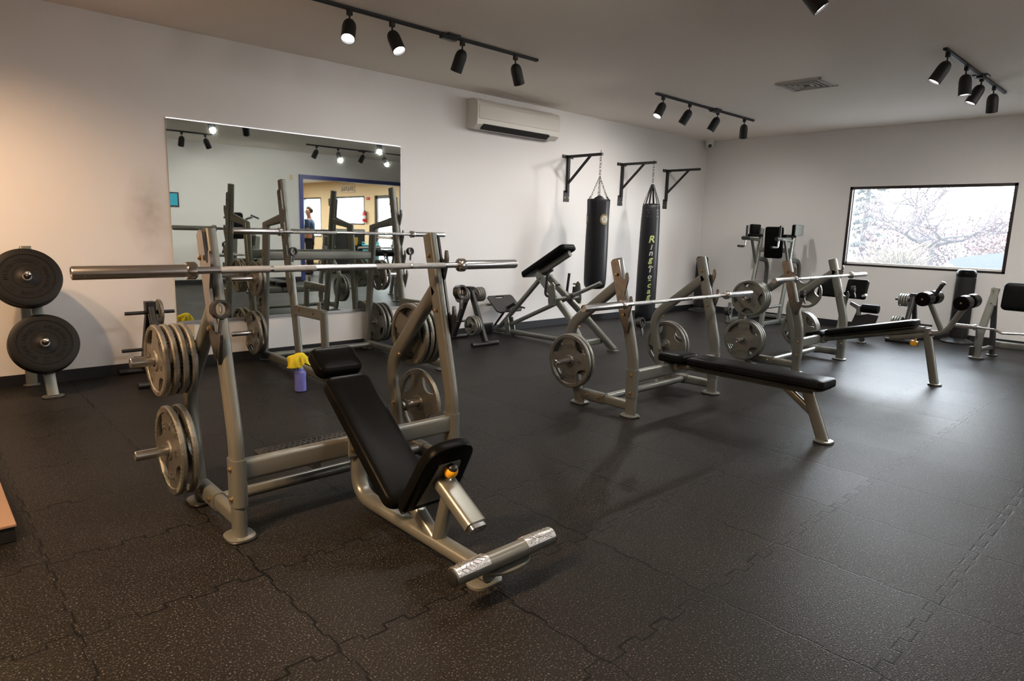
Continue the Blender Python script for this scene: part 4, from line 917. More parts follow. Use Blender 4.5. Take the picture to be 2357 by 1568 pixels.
# ---------------------------------------------------------------- vertical knee raise and dip station by the window wall
tv = thing('dip_station', 'tall grey dip and knee raise station against the window wall', 'dip station', (-.5, -1.6, 0))
for s, yy in ((-1, -1.87), (1, -1.33)):
    side = 'near' if s < 0 else 'far'
    P_ = lambda x, z, y=yy: V((x, y, z))
    g = G(); g.oval([P_(-.62, .012), P_(-.52, .52), P_(-.40, 1.05), P_(-.335, 1.49)], .05, .085, None, (0, 1, 0)); g.build('upright', M['grey'], tv)
    g = G(); g.oval(fillet([P_(-.40, 1.0), P_(-.05, .98), P_(-.045, .012)], .16, 8), .05, .075, None, (0, 1, 0)); rp = g.build('rear_post', M['darkgrey'], tv)
    g = G(); g.oval([P_(-1.20, .045), P_(-.05, .045)], .05, .06, .015, (0, 1, 0)); bs = g.build('base_rail', M['grey'], tv)
    g = G(); g.oval([P_(-1.19, .012), P_(-1.16, .315)], .06, .075, .015, (0, 1, 0)); stp = g.build('step_post', M['grey'], tv); foot_plate(P_(-1.19, 0), M['grey'], stp, .10, .10)
    g = G(); g.tube([P_(-1.16, .29), P_(-.56, .29)], .024, 14); g.build('step_bar', M['steel'], stp)
    g = G(); g.oval([P_(-.35, 1.30), P_(-.86, 1.33)], .045, .05, .02, (0, 1, 0)); ar = g.build('arm', M['grey'], tv)
    g = G(); g.oval([P_(-.47, .95), P_(-.66, 1.32)], .04, .045, .015, (0, 1, 0)); g.build('arm_brace', M['grey'], tv)
    g = G(); g.pad(P_(-.55, 1.375), .36, .11, .045, Matrix.Identity(3), .03, .014); g.build('forearm_pad', M['vinyl'], ar)
    g = G(); g.pad(P_(-.42, 1.47, yy+s*-.0+(-.075 if s < 0 else .075)), .30, .17, .05, frame((1, 0, 0), (0, 0, 1)), .025, .014); ep = g.build('elbow_pad', M['vinyl'], ar)
    g = G(); g.box(P_(-.42, 1.47, yy+(-.105 if s < 0 else .105)), (.28, .012, .16)); g.build('pad_plate', M['grey'], ep)
    g = G(); g.tube([P_(-.84, 1.34), P_(-.84, 1.53)], .018, 14); g.build('upright_grip', M['black'], ar)
    g = G(); g.tube([P_(-.78, 1.33), P_(-.95, 1.33)], .03, 14); g.build('arm_end_cap', M['black'], ar)
    g = G(); g.tube(fillet([P_(-.86, 1.32, yy), P_(-.87, 1.20, yy), P_(-1.02, 1.20, yy)], .04, 6), .014, 12); dh = g.build('dip_handle', M['steel'], ar)
    g = G(); g.tube([P_(-.93, 1.20), P_(-1.08, 1.205)], .018, 14); g.build('rubber_grip', M['black'], dh)
g = G(); bprot = frame((0, 1, 0), V((-.08, 0, 1)).normalized()); g.pad((-.45, -1.6, 1.27), .29, .50, .065, bprot, .035, .018); bpd = g.build('back_pad', M['vinyl'], tv)
g = G(); g.oval([(-.39, -1.86, 1.15), (-.39, -1.34, 1.15)], .075, .05, .015, (0, 0, 1)); g.build('crossbar', M['grey'], tv)
g = G(); g.oval([(-.06, -1.86, .045), (-.06, -1.34, .045)], .06, .05, .015, (0, 0, 1)); g.build('rear_crossbar', M['grey'], tv)

# ---------------------------------------------------------------- tower fans
def fan(label, x, y, h, r, rb):
    t = thing('tower_fan', label, 'tower fan', (x, y, 0), 'black tower fans')
    g = G(); g.lathe([(rb, .001), (rb, .015), (rb-.02, .035), (r*1.05, .05), (r*.9, .07)], (x, y, 0), (0, 0, 1), 32); g.build('base', M['black'], t)
    g = G(); g.lathe([(r*.94, .07), (r, .12), (r*1.0, h-.12), (r*1.0, h-.10)], (x, y, 0), (0, 0, 1), 32); bd = g.build('body', M['black'], t)
    g = G(); g.lathe([(r*1.02, h-.10), (r*1.02, h-.07), (r*.98, h-.03), (r*.8, h-.006), (r*.3, h), (.002, h)], (x, y, 0), (0, 0, 1), 32); g.build('top_cap', M['vinyl'], t)
    g = G()
    for k in range(22):
        a = R(130+140*k/21); g.box((x+r*1.005*math.cos(a), y+r*1.005*math.sin(a), h*.56), (.004, .006, h*.66), rotm('Z', math.degrees(a)))
    g.build('grille', M['matte'], bd); return t
fan('black tower fan standing in the far room corner', -.24, -.22, .98, .10, .20)
fan('black tower fan standing under the window sill', -.17, -4.19, 1.0, .115, .20)

# ---------------------------------------------------------------- plate trees (black A-frames) and their small plates
def plate_tree(label, x, y, along, span, horn_w, h=.62, low=True):
    """A-frame seen from the side; 'along' is the direction of the pegs"""
    t = thing('plate_tree', label, 'plate rack', (x, y, 0), 'black plate trees'); a = V(along).normalized(); f = V((-a.y, a.x, 0)) if abs(a.x) else V((1, 0, 0)); o = V((x, y, 0)); out = {}
    for s in (-1, 1):
        g = G(); g.oval([o+f*(s*span)+V((0, 0, .045)), o+f*(s*.025)+V((0, 0, h))], .05, .07, .012, a); lg = g.build('frame_leg', M['blackpaint'], t)
        g = G(); g.tube([o+f*(s*span)-a*.20+V((0, 0, .026)), o+f*(s*span)+a*.20+V((0, 0, .026))], .025, 16, (0, 0, 1)); g.build('foot_tube', M['blackpaint'], t)
        for ss in (-1, 1):
            k = span*.62; z = .05+(h-.05)*.32
            g = G(); g.lathe([(.015, .02), (.015, horn_w), (.001, horn_w+.001)], o+f*(s*k)+V((0, 0, z)), a*ss, 14); g.build('lower_peg', M['blackpaint'], t)
            out[(s, ss)] = o+f*(s*k)+V((0, 0, z))
    g = G(); g.box(o+V((0, 0, h+.01)), (.075 if abs(a.x) else .09, .09 if abs(a.x) else .075, .09), None, .004); g.build('top_block', M['blackpaint'], t)
    for ss in (-1, 1):
        g = G(); g.lathe([(.015, .02), (.015, horn_w), (.001, horn_w+.001)], o+V((0, 0, h-.04)), a*ss, 14); g.build('top_peg', M['blackpaint'], t)
    return t
def small(kind, pos, label, group, alongy=False):
    plate(kind, pos, label, group, random.uniform(0, 90)); 
    o = [ob for ob in COL.objects if ob.get('label') == label][-1]
    if alongy: o.rotation_euler = (random.uniform(0, 1.5), 0, PI/2)
    return o
plate_tree('black plate tree behind the incline bench, left of the mirror', -9.195, -.34, (1, 0, 0), .31, .19)
small('10', (-9.125, -.34, .575), 'small grey plate on the top peg, plate tree left of the mirror', 'small plates on the plate tree left of the mirror')
o = small('25', (-9.265, -.53, .22), 'larger dark plate on the lower peg, plate tree left of the mirror', 'small plates on the plate tree left of the mirror')
plate_tree('black plate tree between the incline bench and the row machine', -5.76, -.43, (1, 0, 0), .30, .21)
gp = 'small plates on the plate tree by the row machine'
for k in range(4):
    small('5', (-5.83-.030*k, -.43, .575), 'small grey plate, %s on the left top peg, plate tree by the row machine' % ORD[4][3-k], gp)
    small('5', (-5.67+.030*k, -.43, .575), 'small grey plate, %s on the right top peg, plate tree by the row machine' % ORD[4][3-k], gp)
for k in range(3): small('10', (-5.825-.032*k, -.62, .235), 'small grey plate, %s on the lower peg, plate tree by the row machine' % ORD[3][2-k], gp)
plate_tree('black plate tree under the window, behind the decline bench', -.66, -3.73, (0, 1, 0), .28, .22, .60)
gp = 'small plates on the plate tree under the window'
for k in range(4):
    small('5', (-.66, -3.665+.030*k, .555), 'small grey plate, %s on the top peg, plate tree under the window' % ORD[4][3-k], gp, True)
    small('10', (-.83, -3.665+.031*k, .227), 'small grey plate, %s on the lower peg, plate tree under the window' % ORD[4][3-k], gp, True)

# ---------------------------------------------------------------- bumper plates on a floor stand, far left
tb = thing('bumper_stand', 'grey floor stand holding tilted black bumper plates, far left', 'plate rack', (-9.97, -.30, 0))
g = G(); g.oval([(-9.95, -.55, .012), (-9.985, -.10, 1.12)], .075, .05, .008); fl = g.build('front_post', M['grey'], tb); foot_plate((-9.95, -.555, 0), M['darkgrey'], fl, .15, .10)
g = G(); g.oval([(-10.02, -.045, .012), (-10.0, -.07, 1.05)], .075, .05, .008); rp = g.build('rear_post', M['grey'], tb); foot_plate((-10.02, -.05, 0), M['darkgrey'], rp, .12, .08)
BT = V((0, -.93, .37)).normalized()
bump_c = {'upper': V((-10.025, -.40, .905)), 'lower': V((-9.966, -.500, .413))}
def bumper_mesh():
    g = G(); n = 72; r = .225; th = .05
    prof = [(.0262, -.5), (.038, -.5), (.040, -.47), (.083, -.47), (.085, -.43), (.090, -.43), (.092, -.47), (.165, -.47), (.168, -.42), (.173, -.42), (.176, -.5), (.212, -.5), (.222, -.40), (.225, -.2), (.225, .2), (.222, .40), (.212, .5), (.0262, .5)]
    A = [[V((h*th, rr*math.cos(2*PI*k/n), rr*math.sin(2*PI*k/n))) for k in range(n)] for rr, h in prof]; A.append(A[0]); g.loft(A, False); bmesh.ops.remove_doubles(g.b, verts=g.b.verts, dist=1e-7); return g
bp0 = bumper_mesh().build('bumper_plate', M['bumper'], None, (0, 0, 0))
g = G(); g.lathe([(.0258, -.0262), (.0305, -.0262), (.0305, -.024), (.0258, -.024)], (0, 0, 0), (1, 0, 0), 26); g.build('steel_bushing', M['steel'], bp0, (0, 0, 0))
g = G()
for body, a0, st_ in (('BODY-SOLID', 62, -13.5), ('CHICAGO', 268-60, -14.5), ('IL', 268-60-118, -11), ('USA', -175-10+28, -14.5)):
    pass
def arc_text(g, body, mid, rad, size, step):
    for k, ch in enumerate(body):
        if ch == ' ': continue
        a = R(mid-step*(k-(len(body)-1)/2)); up = V((0, math.sin(a+0), math.cos(a))); up = V((0, -math.sin(a), math.cos(a)))
        c = V((-.0245, -rad*math.sin(a), rad*math.cos(a))); g.text(ch, size, c, up.cross(V((-1, 0, 0))), up, .009, None, .0008)
# angle 0 = top, positive = towards the viewer's left
arc_text(g, 'BODY-SOLID', -38, .128, .040, 12.0); arc_text(g, 'CHICAGO', 95, .128, .034, 11.5); arc_text(g, 'IL', 150, .128, .034, 9); arc_text(g, 'USA', 186, .128, .036, 12)
for mid in (32, -128):      # square four-petal emblem
    a = R(mid); up = V((0, -math.sin(a), math.cos(a))); rt = up.cross(V((-1, 0, 0))); c = V((-.0245, -.128*math.sin(a), .128*math.cos(a)))
    for i in (-1, 1):
        for j in (-1, 1):
            for k in (0, 1): g.box(c+rt*(i*.013)+up*(j*.013+(k-.5)*.010), (.004, .018, .005), frame((1, 0, 0), rt))
g.build('raised_lettering', M['bumper'], bp0, (0, 0, 0))
qb = Matrix(( -BT, V((0, 0, 1)).cross(-BT).normalized(), (-BT).cross(V((0, 0, 1)).cross(-BT)).normalized())).transposed()   # local x -> -BT (face towards BT)
first = True
for nm in ('upper', 'lower'):
    for k in range(2):
        o = bp0 if first else copy_tree(bp0); first = False
        m3 = qb @ rotm('X', {('upper', 0): 0, ('lower', 0): -52, ('upper', 1): 40, ('lower', 1): 80}[(nm, k)])
        o.rotation_euler = m3.to_euler(); o.location = bump_c[nm]-BT*(.056*k)
        tag(o, 'black rubber bumper plate, %s one on the %s peg at far left' % (('front', 'rear')[k], nm), 'bumper plate', 'bumper plates on the floor stand')
    g = G(); g.lathe([(.0235, -.15), (.0235, .085), (.020, .095), (.011, .102), (.001, .104)], bump_c[nm], BT, 22); g.build('storage_peg', M['chrome'], tb)
tp = thing('lifting_platform', 'low wooden lifting platform, corner showing at left edge', 'platform', (-11.6, -2.0, 0))
g = G(); g.box((-11.65, -1.95, .036), (2.39, 2.40, .07), None, .003); g.build('platform_frame', M['black'], tp)
g = G(); g.box((-11.65, -1.95, .076), (2.40, 2.42, .012), None, .002); g.build('plywood_top', M['wood'], tp)
for x, y in ((-10.52, -2.98), (-10.52, -2.2)): bolt(tp, V((x, y, .082)), (0, 0, 1), .006)

# ---------------------------------------------------------------- leg curl machine and preacher bench by the window wall
tl = thing('leg_curl_machine', 'grey leg curl machine behind the decline bench, near the window wall', 'leg machine', (-1.2, -3.1, 0))
g = G(); g.oval([(-1.45, -3.40, .05), (-.55, -3.10, .05)], .06, .07, .02, (0, 0, 1)); bs = g.build('base_tube', M['grey'], tl); foot_plate((-1.42, -3.39, 0), M['grey'], bs, .14, .10)
g = G(); g.lathe([(.034, 0), (.034, .012), (.002, .013)], (-1.45, -3.40, .05), (-.95, -.3, 0), 14); g.build('end_cap', M['blackpaint'], bs)
g = G(); g.oval([(-1.2, -3.0, .06), (-1.05, -3.0, .62)], .06, .08, .02, (0, 1, 0)); g.build('frame_post', M['grey'], tl)
lr = frame((0, 1, 0), V((-.55, 0, -.82)).normalized())
for y0, nm in ((-3.17, 'near'), (-2.80, 'far')):
    g = G(); g.pad((-1.17, y0, .685), .27, .27, .07, frame((0, -1, 0), V((-.35, 0, -.92)).normalized()), .03, .018); g.build('thigh_pad', M['vinyl'], tl)
g = G(); g.tube([(-1.22, -3.27, .60), (-1.30, -3.34, .63)], .018, 12); g.build('hand_grip', M['white'], tl)
g = G(); g.oval([(-1.1, -3.1, .48), (-1.22, -3.24, .44), (-1.22, -3.25, .34)], .05, .05, .015); la = g.build('lever_arm', M['darkgrey'], tl)
g = G(); g.lathe([(.03, 0), (.055, .006), (.058, .02), (.058, .20), (.052, .214), (.01, .216)], (-1.20, -3.27, .44), (0, -1, 0), 24); g.build('foam_roller', M['vinyl'], la)
g = G(); g.prism([(-.16, -.08), (.14, -.08), (.18, .08), (.05, .09), (-.03, .07), (-.10, .10)], .02, (-1.2, -3.31, .28), (0, -1, 0), (0, 0, 1)); g.build('shield_plate', M['black'], tl)
tr = thing('preacher_bench', 'grey preacher curl bench with thick black pad at right edge', 'preacher bench', (-1.3, -5.1, 0))
for y in (-4.70, -5.62):
    g = G(); g.oval(fillet([(-1.42, y+.03, .012), (-1.43, y+.02, .30), (-1.33, y-.05, .84)], .3, 8), .08, .06, .02, (0, 1, 0)); up = g.build('front_post', M['grey'], tr); foot_plate((-1.42, y+.03, 0), M['grey'], up, .13, .15)
    g = G(); g.box((-1.375, y-.045, .74), (.012, .075, .20), rotm('Y', 10)); bk = g.build('pad_bracket', M['grey'], up); bolt(bk, V((-1.385, y-.035, .82)), (-1, 0, 0), .007); bolt(bk, V((-1.40, y-.035, .67)), (-1, 0, 0), .007)
    g = G(); g.oval([(-1.34, y-.05, .74), (-1.02, y-.05, .012)], .06, .06, .02, (0, 1, 0)); rg = g.build('rear_post', M['darkgrey'], tr); foot_plate((-1.02, y-.05, 0), M['grey'], rg, .12, .12)
    g = G(); g.oval([(-1.42, y, .11), (-1.04, y-.05, .11)], .05, .05, .015, (0, 1, 0)); g.build('base_rail', M['grey'], tr)
    hk = [(-.03, -.07), (.0, .04), (.014, .05), (.02, .02), (.036, .012), (.05, .03), (.056, .055), (.066, .05), (.06, -.01), (.02, -.09)]
    g = G(); g.prism(hk, .014, (-1.46, y+.045, .345), (-1, 0, 0), (0, 0, 1)); g.build('bar_hook', M['steel'], tr)
    g = G(); g.box((-1.47, y+.07, .09), (.05, .05, .11), None, .008); g.build('bumper_stop', M['black'], tr)
g = G(); g.oval([(-1.06, -4.74, .15), (-1.06, -5.66, .15)], .085, .05, .018, (0, 0, 1)); g.build('crossbar', M['grey'], tr)
g = G(); g.pad((-1.33, -5.19, .755), .74, .32, .10, frame((0, -1, 0), V((.17, 0, .98)).normalized()), .05, .03); g.build('arm_pad', M['vinyl'], tr)
g = G(); g.tube([(-1.25, -5.1, .6), (-1.15, -5.05, .52)], .03, 14); g.build('seat_knob', M['chrome'], tr)
te = thing('curl_bar', 'chrome cambered curl bar resting on the preacher bench hooks', 'curl bar', (-1.52, -5.12, .37))
zb_ = .378; pth = [(-1.525, -4.64, zb_), (-1.525, -4.82, zb_), (-1.525, -4.90, zb_-.035), (-1.525, -4.99, zb_-.03), (-1.525, -5.08, zb_-.02), (-1.525, -5.16, zb_-.02), (-1.525, -5.25, zb_-.03), (-1.525, -5.34, zb_-.035), (-1.525, -5.42, zb_), (-1.525, -5.60, zb_)]
g = G(); g.tube(fillet(pth, .03, 3), .0135, 14); g.build('shaft', M['chrome'], te)
for y, s in ((-4.64, 1), (-5.60, -1)):
    g = G(); g.lathe([(.0135, 0), (.025, 0), (.025, .205), (.020, .208), (.001, .208)], (-1.525, y, zb_), (0, s, 0), 22); sv = g.build('sleeve', M['chrome'], te)
    g = G(); g.lathe([(.026, -.012), (.034, -.01), (.034, .014), (.026, .016)], (-1.525, y, zb_), (0, s, 0), 22); g.build('sleeve_collar', M['chrome'], sv)

# ---------------------------------------------------------------- spray bottle and cloth
tbt = thing('spray_bottle', 'clear spray bottle of blue liquid on the floor behind the bench', 'spray bottle', (-8.392, -1.46, 0)); bo = (-8.392, -1.46, 0)
g = G(); g.lathe([(.040, .002), (.046, .006), (.047, .02), (.0455, .09), (.047, .155), (.045, .165), (.036, .178), (.027, .19)], bo, (0, 0, 1), 32); g.build('bottle_body', M['blue'], tbt)
g = G(); g.lathe([(.027, .19), (.024, .20), (.0215, .235), (.021, .24)], bo, (0, 0, 1), 24); g.build('bottle_neck', M['clear'], tbt)
g = G(); g.lathe([(.022, .238), (.022, .258), (.016, .262)], bo, (0, 0, 1), 20); g.build('cap_ring', M['navy'], tbt)
g = G(); g.box((-8.40, -1.46, .285), (.08, .026, .035), rotm('Z', 25), .006); g.box((-8.395, -1.46, .265), (.03, .024, .03)); g.tube([(-8.425, -1.475, .275), (-8.43, -1.475, .235)], .006, 8); g.build('trigger_head', M['yellow'], tbt)
# the cloth: a square sheet draped over the trigger head
g = G(); N = 30; vs = []
top = V((-8.395, -1.462, .318)); ang = R(35)
for i in range(N+1):
    for j in range(N+1):
        a, b_ = (i/N-.5)*.29, (j/N-.5)*.29
        r0 = math.hypot(a, b_); th = math.atan2(b_, a)+ang; hang = max(0, r0-.035); k = min(1, hang/.06)
        rr_ = .048*(1-math.exp(-r0/.030))*(1+.22*math.cos(2*th+.4))+hang*(.10+.10*math.cos(3*th+1.2))+k*(.010*math.sin(5*th+r0*18)+.005*math.sin(9*th-r0*30))
        z = top.z-.28*min(r0, .035)**2/.035-hang*(.82+.14*math.sin(2*th+.9))+.0035*math.sin(a*70+1)*math.cos(b_*55)
        x, y = rr_*math.cos(th), rr_*math.sin(th)
        w_ = max(0, math.cos(th-R(165)))**8*k; x -= .034*w_; z += .035*w_
        vs.append(g.b.verts.new((top.x+x*1.1, top.y+y, max(z, .20+.02*math.sin(3*th)))))
for i in range(N):
    for j in range(N):
        g.b.faces.new((vs[i*(N+1)+j], vs[(i+1)*(N+1)+j], vs[(i+1)*(N+1)+j+1], vs[i*(N+1)+j+1]))
co_ = g.build('cleaning_cloth', M['cloth'], None, (-8.395, -1.462, .22), 80)
sd_ = co_.modifiers.new('thickness', 'SOLIDIFY'); sd_.thickness = .003
tag(co_, 'yellow cleaning cloth draped over the spray bottle', 'cloth')

# ---------------------------------------------------------------- things seen only in the mirror
tq = thing('press_machine', 'grey seated press machine with black back pad, seen in the mirror', 'press machine', (-5.35, -7.95, 0))
g = G(); g.oval([(-5.45, -8.05, .012), (-5.38, -8.0, 1.25)], .06, .09, None, (0, 1, 0)); up = g.build('upright', M['grey'], tq); foot_plate((-5.45, -8.05, 0), M['grey'], up)
g = G(); g.oval([(-5.45, -7.75, .012), (-5.05, -7.75, .55), (-5.0, -7.75, 1.05)], .05, .08, None, (0, 1, 0)); g.build('front_post', M['grey'], tq)
g = G(); g.pad((-5.42, -7.85, 1.27), .30, .56, .07, frame((1, 0, 0), V((0, -.12, 1)).normalized()), .05, .02); g.build('back_pad', M['vinyl'], tq)
g = G(); g.pad((-5.32, -7.62, .55), .34, .40, .07, Matrix.Identity(3), .05, .02); st = g.build('seat', M['vinyl'], tq)
g = G(); g.oval([(-5.32, -7.62, .012), (-5.32, -7.62, .51)], .06, .06); g.build('seat_post', M['grey'], st)
g = G(); g.oval([(-5.45, -8.05, .05), (-5.32, -7.55, .05)], .06, .07, .02); g.build('base_rail', M['grey'], tq)
for s in (-1, 1):
    g = G(); g.tube(fillet([(-5.40+s*.08, -7.95, 1.20), (-5.40+s*.20, -7.85, 1.42), (-5.40+s*.24, -7.62, 1.46)], .08, 5), .024, 12); pa_ = g.build('press_arm', M['grey'], tq)
    g = G(); g.tube([(-5.40+s*.22, -7.66, 1.50), (-5.40+s*.36, -7.58, 1.43)], .018, 12); g.build('rubber_grip', M['black'], pa_)
td = thing('reception_desk', 'dark reception desk in the lobby, seen in the mirror', 'desk', (-1.45, -10.5, 0))
g = G(); g.box((-1.45, -10.5, .55), (1.05, .5, 1.10)); g.build('desk_body', M['black'], td)
g = G(); g.box((-1.45, -10.5, 1.125), (1.15, .6, .05), None, .006); g.build('counter_top', M['darkgrey'], td)
g = G(); g.box((-1.78, -10.5, 1.19), (.26, .2, .08), None, .006); tag(g.build('card_reader', M['white'], None, (-1.78, -10.5, 1.15)), 'small pale device on the reception desk, seen in the mirror', 'device')
g = G(); n = 24; L = []
for z, w_, d_ in ((1.01, .105, .02), (.97, .11, .026), (.88, .10, .03), (.79, .085, .024)):
    L.append([V((-1.29+w_*math.cos(2*PI*k/n)*(1+.06*math.sin(5*2*PI*k/n)), -10.205+d_*math.sin(2*PI*k/n), z)) for k in range(n)])
g.loft(L); tag(g.build('hanging_towel', M['yellow'], None, (-1.29, -10.22, .79)), 'yellow towel hanging on the front of the reception desk', 'towel')
tk = thing('basket', 'teal plastic basket beside the reception desk, seen in the mirror', 'basket', (-.88, -10.0, .0))
g = G(); g.lathe([(.16, .001), (.18, .01), (.23, .70), (.235, .80), (.225, .80), (.17, .03), (.002, .03)], (-.88, -10.0, 0), (0, 0, 1), 28); g.build('basket_shell', M['teal'], tk)
g = G(); g.lathe([(.235, .78), (.25, .79), (.25, .81), (.232, .815)], (-.88, -10.0, 0), (0, 0, 1), 28); g.build('rim', M['teal'], tk)
for s in (-1, 1):
    g = G(); g.tube(fillet([(-.88+s*.22, -10.06, .80), (-.88+s*.24, -10.06, .88), (-.88+s*.24, -9.94, .88), (-.88+s*.22, -9.94, .80)], .03, 4), .012, 8); g.build('handle', M['teal'], tk)

# the man standing in the lobby
pp = thing('person', 'man in slate blue T-shirt standing in side view in the lobby, seen in the mirror', 'person', (-2.58, -10.3, 0))
FW = V((-.73, -.68, 0)).normalized(); LF = V((0, 0, 1)).cross(FW); PO = V((-2.58, -10.3, 0))
def pp_(f, l, z): return PO+FW*f+LF*l+V((0, 0, z))
def skin_mesh(name, nodes, edges, m, parent, root=0, sub=2):
    b = bmesh.new(); vs = [b.verts.new(p-PO) for p, r in nodes]; b.verts.layers.skin.verify(); b.verts.ensure_lookup_table(); vs = list(b.verts)
    for a, c in edges: b.edges.new((vs[a], vs[c]))
    lay = b.verts.layers.skin.verify()
    for v, (p, r) in zip(vs, nodes): v[lay].radius = r if isinstance(r, tuple) else (r, r)
    vs[root][lay].use_root = True
    me = bpy.data.meshes.new(name); b.to_mesh(me); b.free(); me.materials.append(m)
    o = bpy.data.objects.new(name, me); COL.objects.link(o); o.parent = parent
    sk = o.modifiers.new('skin', 'SKIN'); sk.use_smooth_shade = True
    sb = o.modifiers.new('subdivision', 'SUBSURF'); sb.levels = sub; sb.render_levels = sub
    return o
N_ = [(pp_(0, 0, .98), (.12, .15)), (pp_(0, 0, 1.15), (.105, .15)), (pp_(.0, 0, 1.35), (.11, .17)), (pp_(-.01, 0, 1.47), (.06, .08)), (pp_(.0, 0, 1.55), .052), (pp_(.02, 0, 1.63), (.085, .07)), (pp_(.015, 0, 1.71), (.09, .072)), (pp_(.01, 0, 1.755), (.05, .045))]
E_ = [(i, i+1) for i in range(7)]
for s in (-1, 1):
    k = len(N_); N_ += [(pp_(-.01, s*.19, 1.43), .055), (pp_(-.03, s*.235, 1.14), .043), (pp_(.20, s*.20, 1.10), .033), (pp_(.26, s*.19, 1.11), (.03, .02))]
    E_ += [(2, k), (k, k+1), (k+1, k+2), (k+2, k+3)]
    for q_ in range(4):
        j = len(N_); sp = (q_-1.5)*.018; ln = (.035, .042, .040, .030)[q_]
        N_ += [(pp_(.30, s*.19+sp*.3, 1.11+sp), .0095), (pp_(.30+ln, s*.175+sp*.3, 1.105+sp), .0085)]; E_ += [(k+3, j), (j, j+1)]
    j = len(N_); N_ += [(pp_(.28, s*.165, 1.14), .010), (pp_(.31, s*.15, 1.155), .009)]; E_ += [(k+3, j), (j, j+1)]
    h = len(N_); N_ += [(pp_(0, s*.095, .88), .085), (pp_(.015, s*.10, .50), .058), (pp_(-.01, s*.10, .10), .042), (pp_(.11, s*.11, .045), (.035, .04))]
    E_ += [(0, h), (h, h+1), (h+1, h+2), (h+2, h+3)]
bd = skin_mesh('body', N_, E_, M['skin'], pp)
S_ = [(pp_(0, 0, .86), (.14, .17)), (pp_(0, 0, 1.0), (.135, .168)), (pp_(0, 0, 1.15), (.122, .165)), (pp_(0, 0, 1.35), (.125, .185)), (pp_(-.005, 0, 1.46), (.075, .10))]; SE = [(0, 1), (1, 2), (2, 3), (3, 4)]
for s in (-1, 1):
    k = len(S_); S_ += [(pp_(-.01, s*.20, 1.42), .068), (pp_(-.025, s*.235, 1.22), .062)]; SE += [(3, k), (k, k+1)]
skin_mesh('t_shirt', S_, SE, M['shirt'], pp)
T_ = [(pp_(0, 0, 1.0), (.125, .158))]; TE = []
for s in (-1, 1):
    k = len(T_); T_ += [(pp_(0, s*.095, .86), .10), (pp_(.012, s*.10, .50), .075), (pp_(-.01, s*.10, .09), .066)]; TE += [(0, k), (k, k+1), (k+1, k+2)]
skin_mesh('trousers', T_, TE, M['trousers'], pp)
for s in (-1, 1): skin_mesh('shoe', [(pp_(-.05, s*.11, .045), .045), (pp_(.05, s*.11, .04), .046), (pp_(.15, s*.115, .035), .036)], [(0, 1), (1, 2)], M['black'], pp)
skin_mesh('hair', [(pp_(-.07, 0, 1.62), (.03, .06)), (pp_(-.055, 0, 1.71), (.055, .08)), (pp_(.0, 0, 1.76), (.055, .08)), (pp_(.075, 0, 1.765), (.032, .062))], [(0, 1), (1, 2), (2, 3)], M['hair'], pp)
g = G(); g.prism([(-.0, -.026), (.026, -.014), (.016, .0), (.0, .022)], .022, pp_(.098, 0, 1.652), FW, (0, 0, 1)); g.build('nose', M['skin'], bd)
for s in (-1, 1):
    g = G(); g.lathe([(.001, -.008), (.028, -.006), (.03, .004), (.02, .010), (.004, .004)], pp_(.005, s*.078, 1.655), LF*s, 14); g.build('ear', M['skin'], bd)
    g = G(); g.lathe([(.002, -.006), (.010, -.003), (.010, .004), (.002, .007)], pp_(.092, s*.03, 1.677), FW, 10); g.build('eye', M['ink'], bd)
g = G(); g.box(pp_(.096, 0, 1.607), (.012, .05, .008), frame(FW, LF)); g.build('mouth', M['red'], bd)

# ---------------------------------------------------------------- outside the window
struct(bxg(.16, 60, -40, 40, -.12, .02), 'ground_outside', M['asphalt'])
random.seed(3)
def leaf_cloud(g, c, rad, n, size, squash=.8):
    for _ in range(n):
        while True:
            p = V((random.uniform(-1, 1), random.uniform(-1, 1), random.uniform(-1, 1)))
            if p.length <= 1: break
        q_ = V(c)+V((p.x*rad, p.y*rad, p.z*rad*squash)); u = V((random.gauss(0, 1), random.gauss(0, 1), random.gauss(0, 1))).normalized(); w = perp(u, V((random.gauss(0, 1), 1, .3))); s_ = size*random.uniform(.6, 1.3)
        vs = [g.b.verts.new(q_+u*(a*s_)+w*(b*s_*.6)) for a, b in ((-1, 0), (0, -1), (1, 0), (0, 1))]; g.b.faces.new(vs)
def tree(name, label, base, h, spread, leafm, nl, ls, trunk_r, fork, seed):
    random.seed(seed); t = thing(name, label, 'tree', base); base = V(base); gb = G(); gl = G(); tips = []
    def grow(p, d, ln, r, k):
        pts = [p]; q_ = p; dd = d
        for i in range(3):
            dd = (dd+V((random.gauss(0, .16), random.gauss(0, .16), random.gauss(0.05, .1)))).normalized(); q_ = q_+dd*(ln/3); pts.append(q_)
        gb.tube(pts, r, 7, (1, .3, .1), True, [1, .88, .76, .62])
        if k == 0 or r < .006: tips.append(q_); return
        if k < 3: tips.append(pts[2])
        for _ in range(3 if k > 1 else 2):
            nd = (dd+V((random.gauss(0, .55), random.gauss(0, .75)*spread, random.gauss(.12, .38)))).normalized(); grow(q_, nd, ln*random.uniform(.66, .86), r*.62, k-1)
    grow(base, V((0, .02, 1)), fork, trunk_r, 0); tips.clear()
    for _ in range(5):
        a = random.uniform(0, 2*PI); grow(base+V((0, 0, fork*.97)), V((math.cos(a)*.8, math.cos(a+1.3)*1.0*spread, random.uniform(.25, .9))).normalized(), h*.30, trunk_r*.62, 3)
    gb.build('trunk', M['bark'], t)
    for p in tips: leaf_cloud(gl, p, .26, max(1, nl//max(1, len(tips))), ls)
    gl.build('foliage', M[leafm], t, None, 180); return t
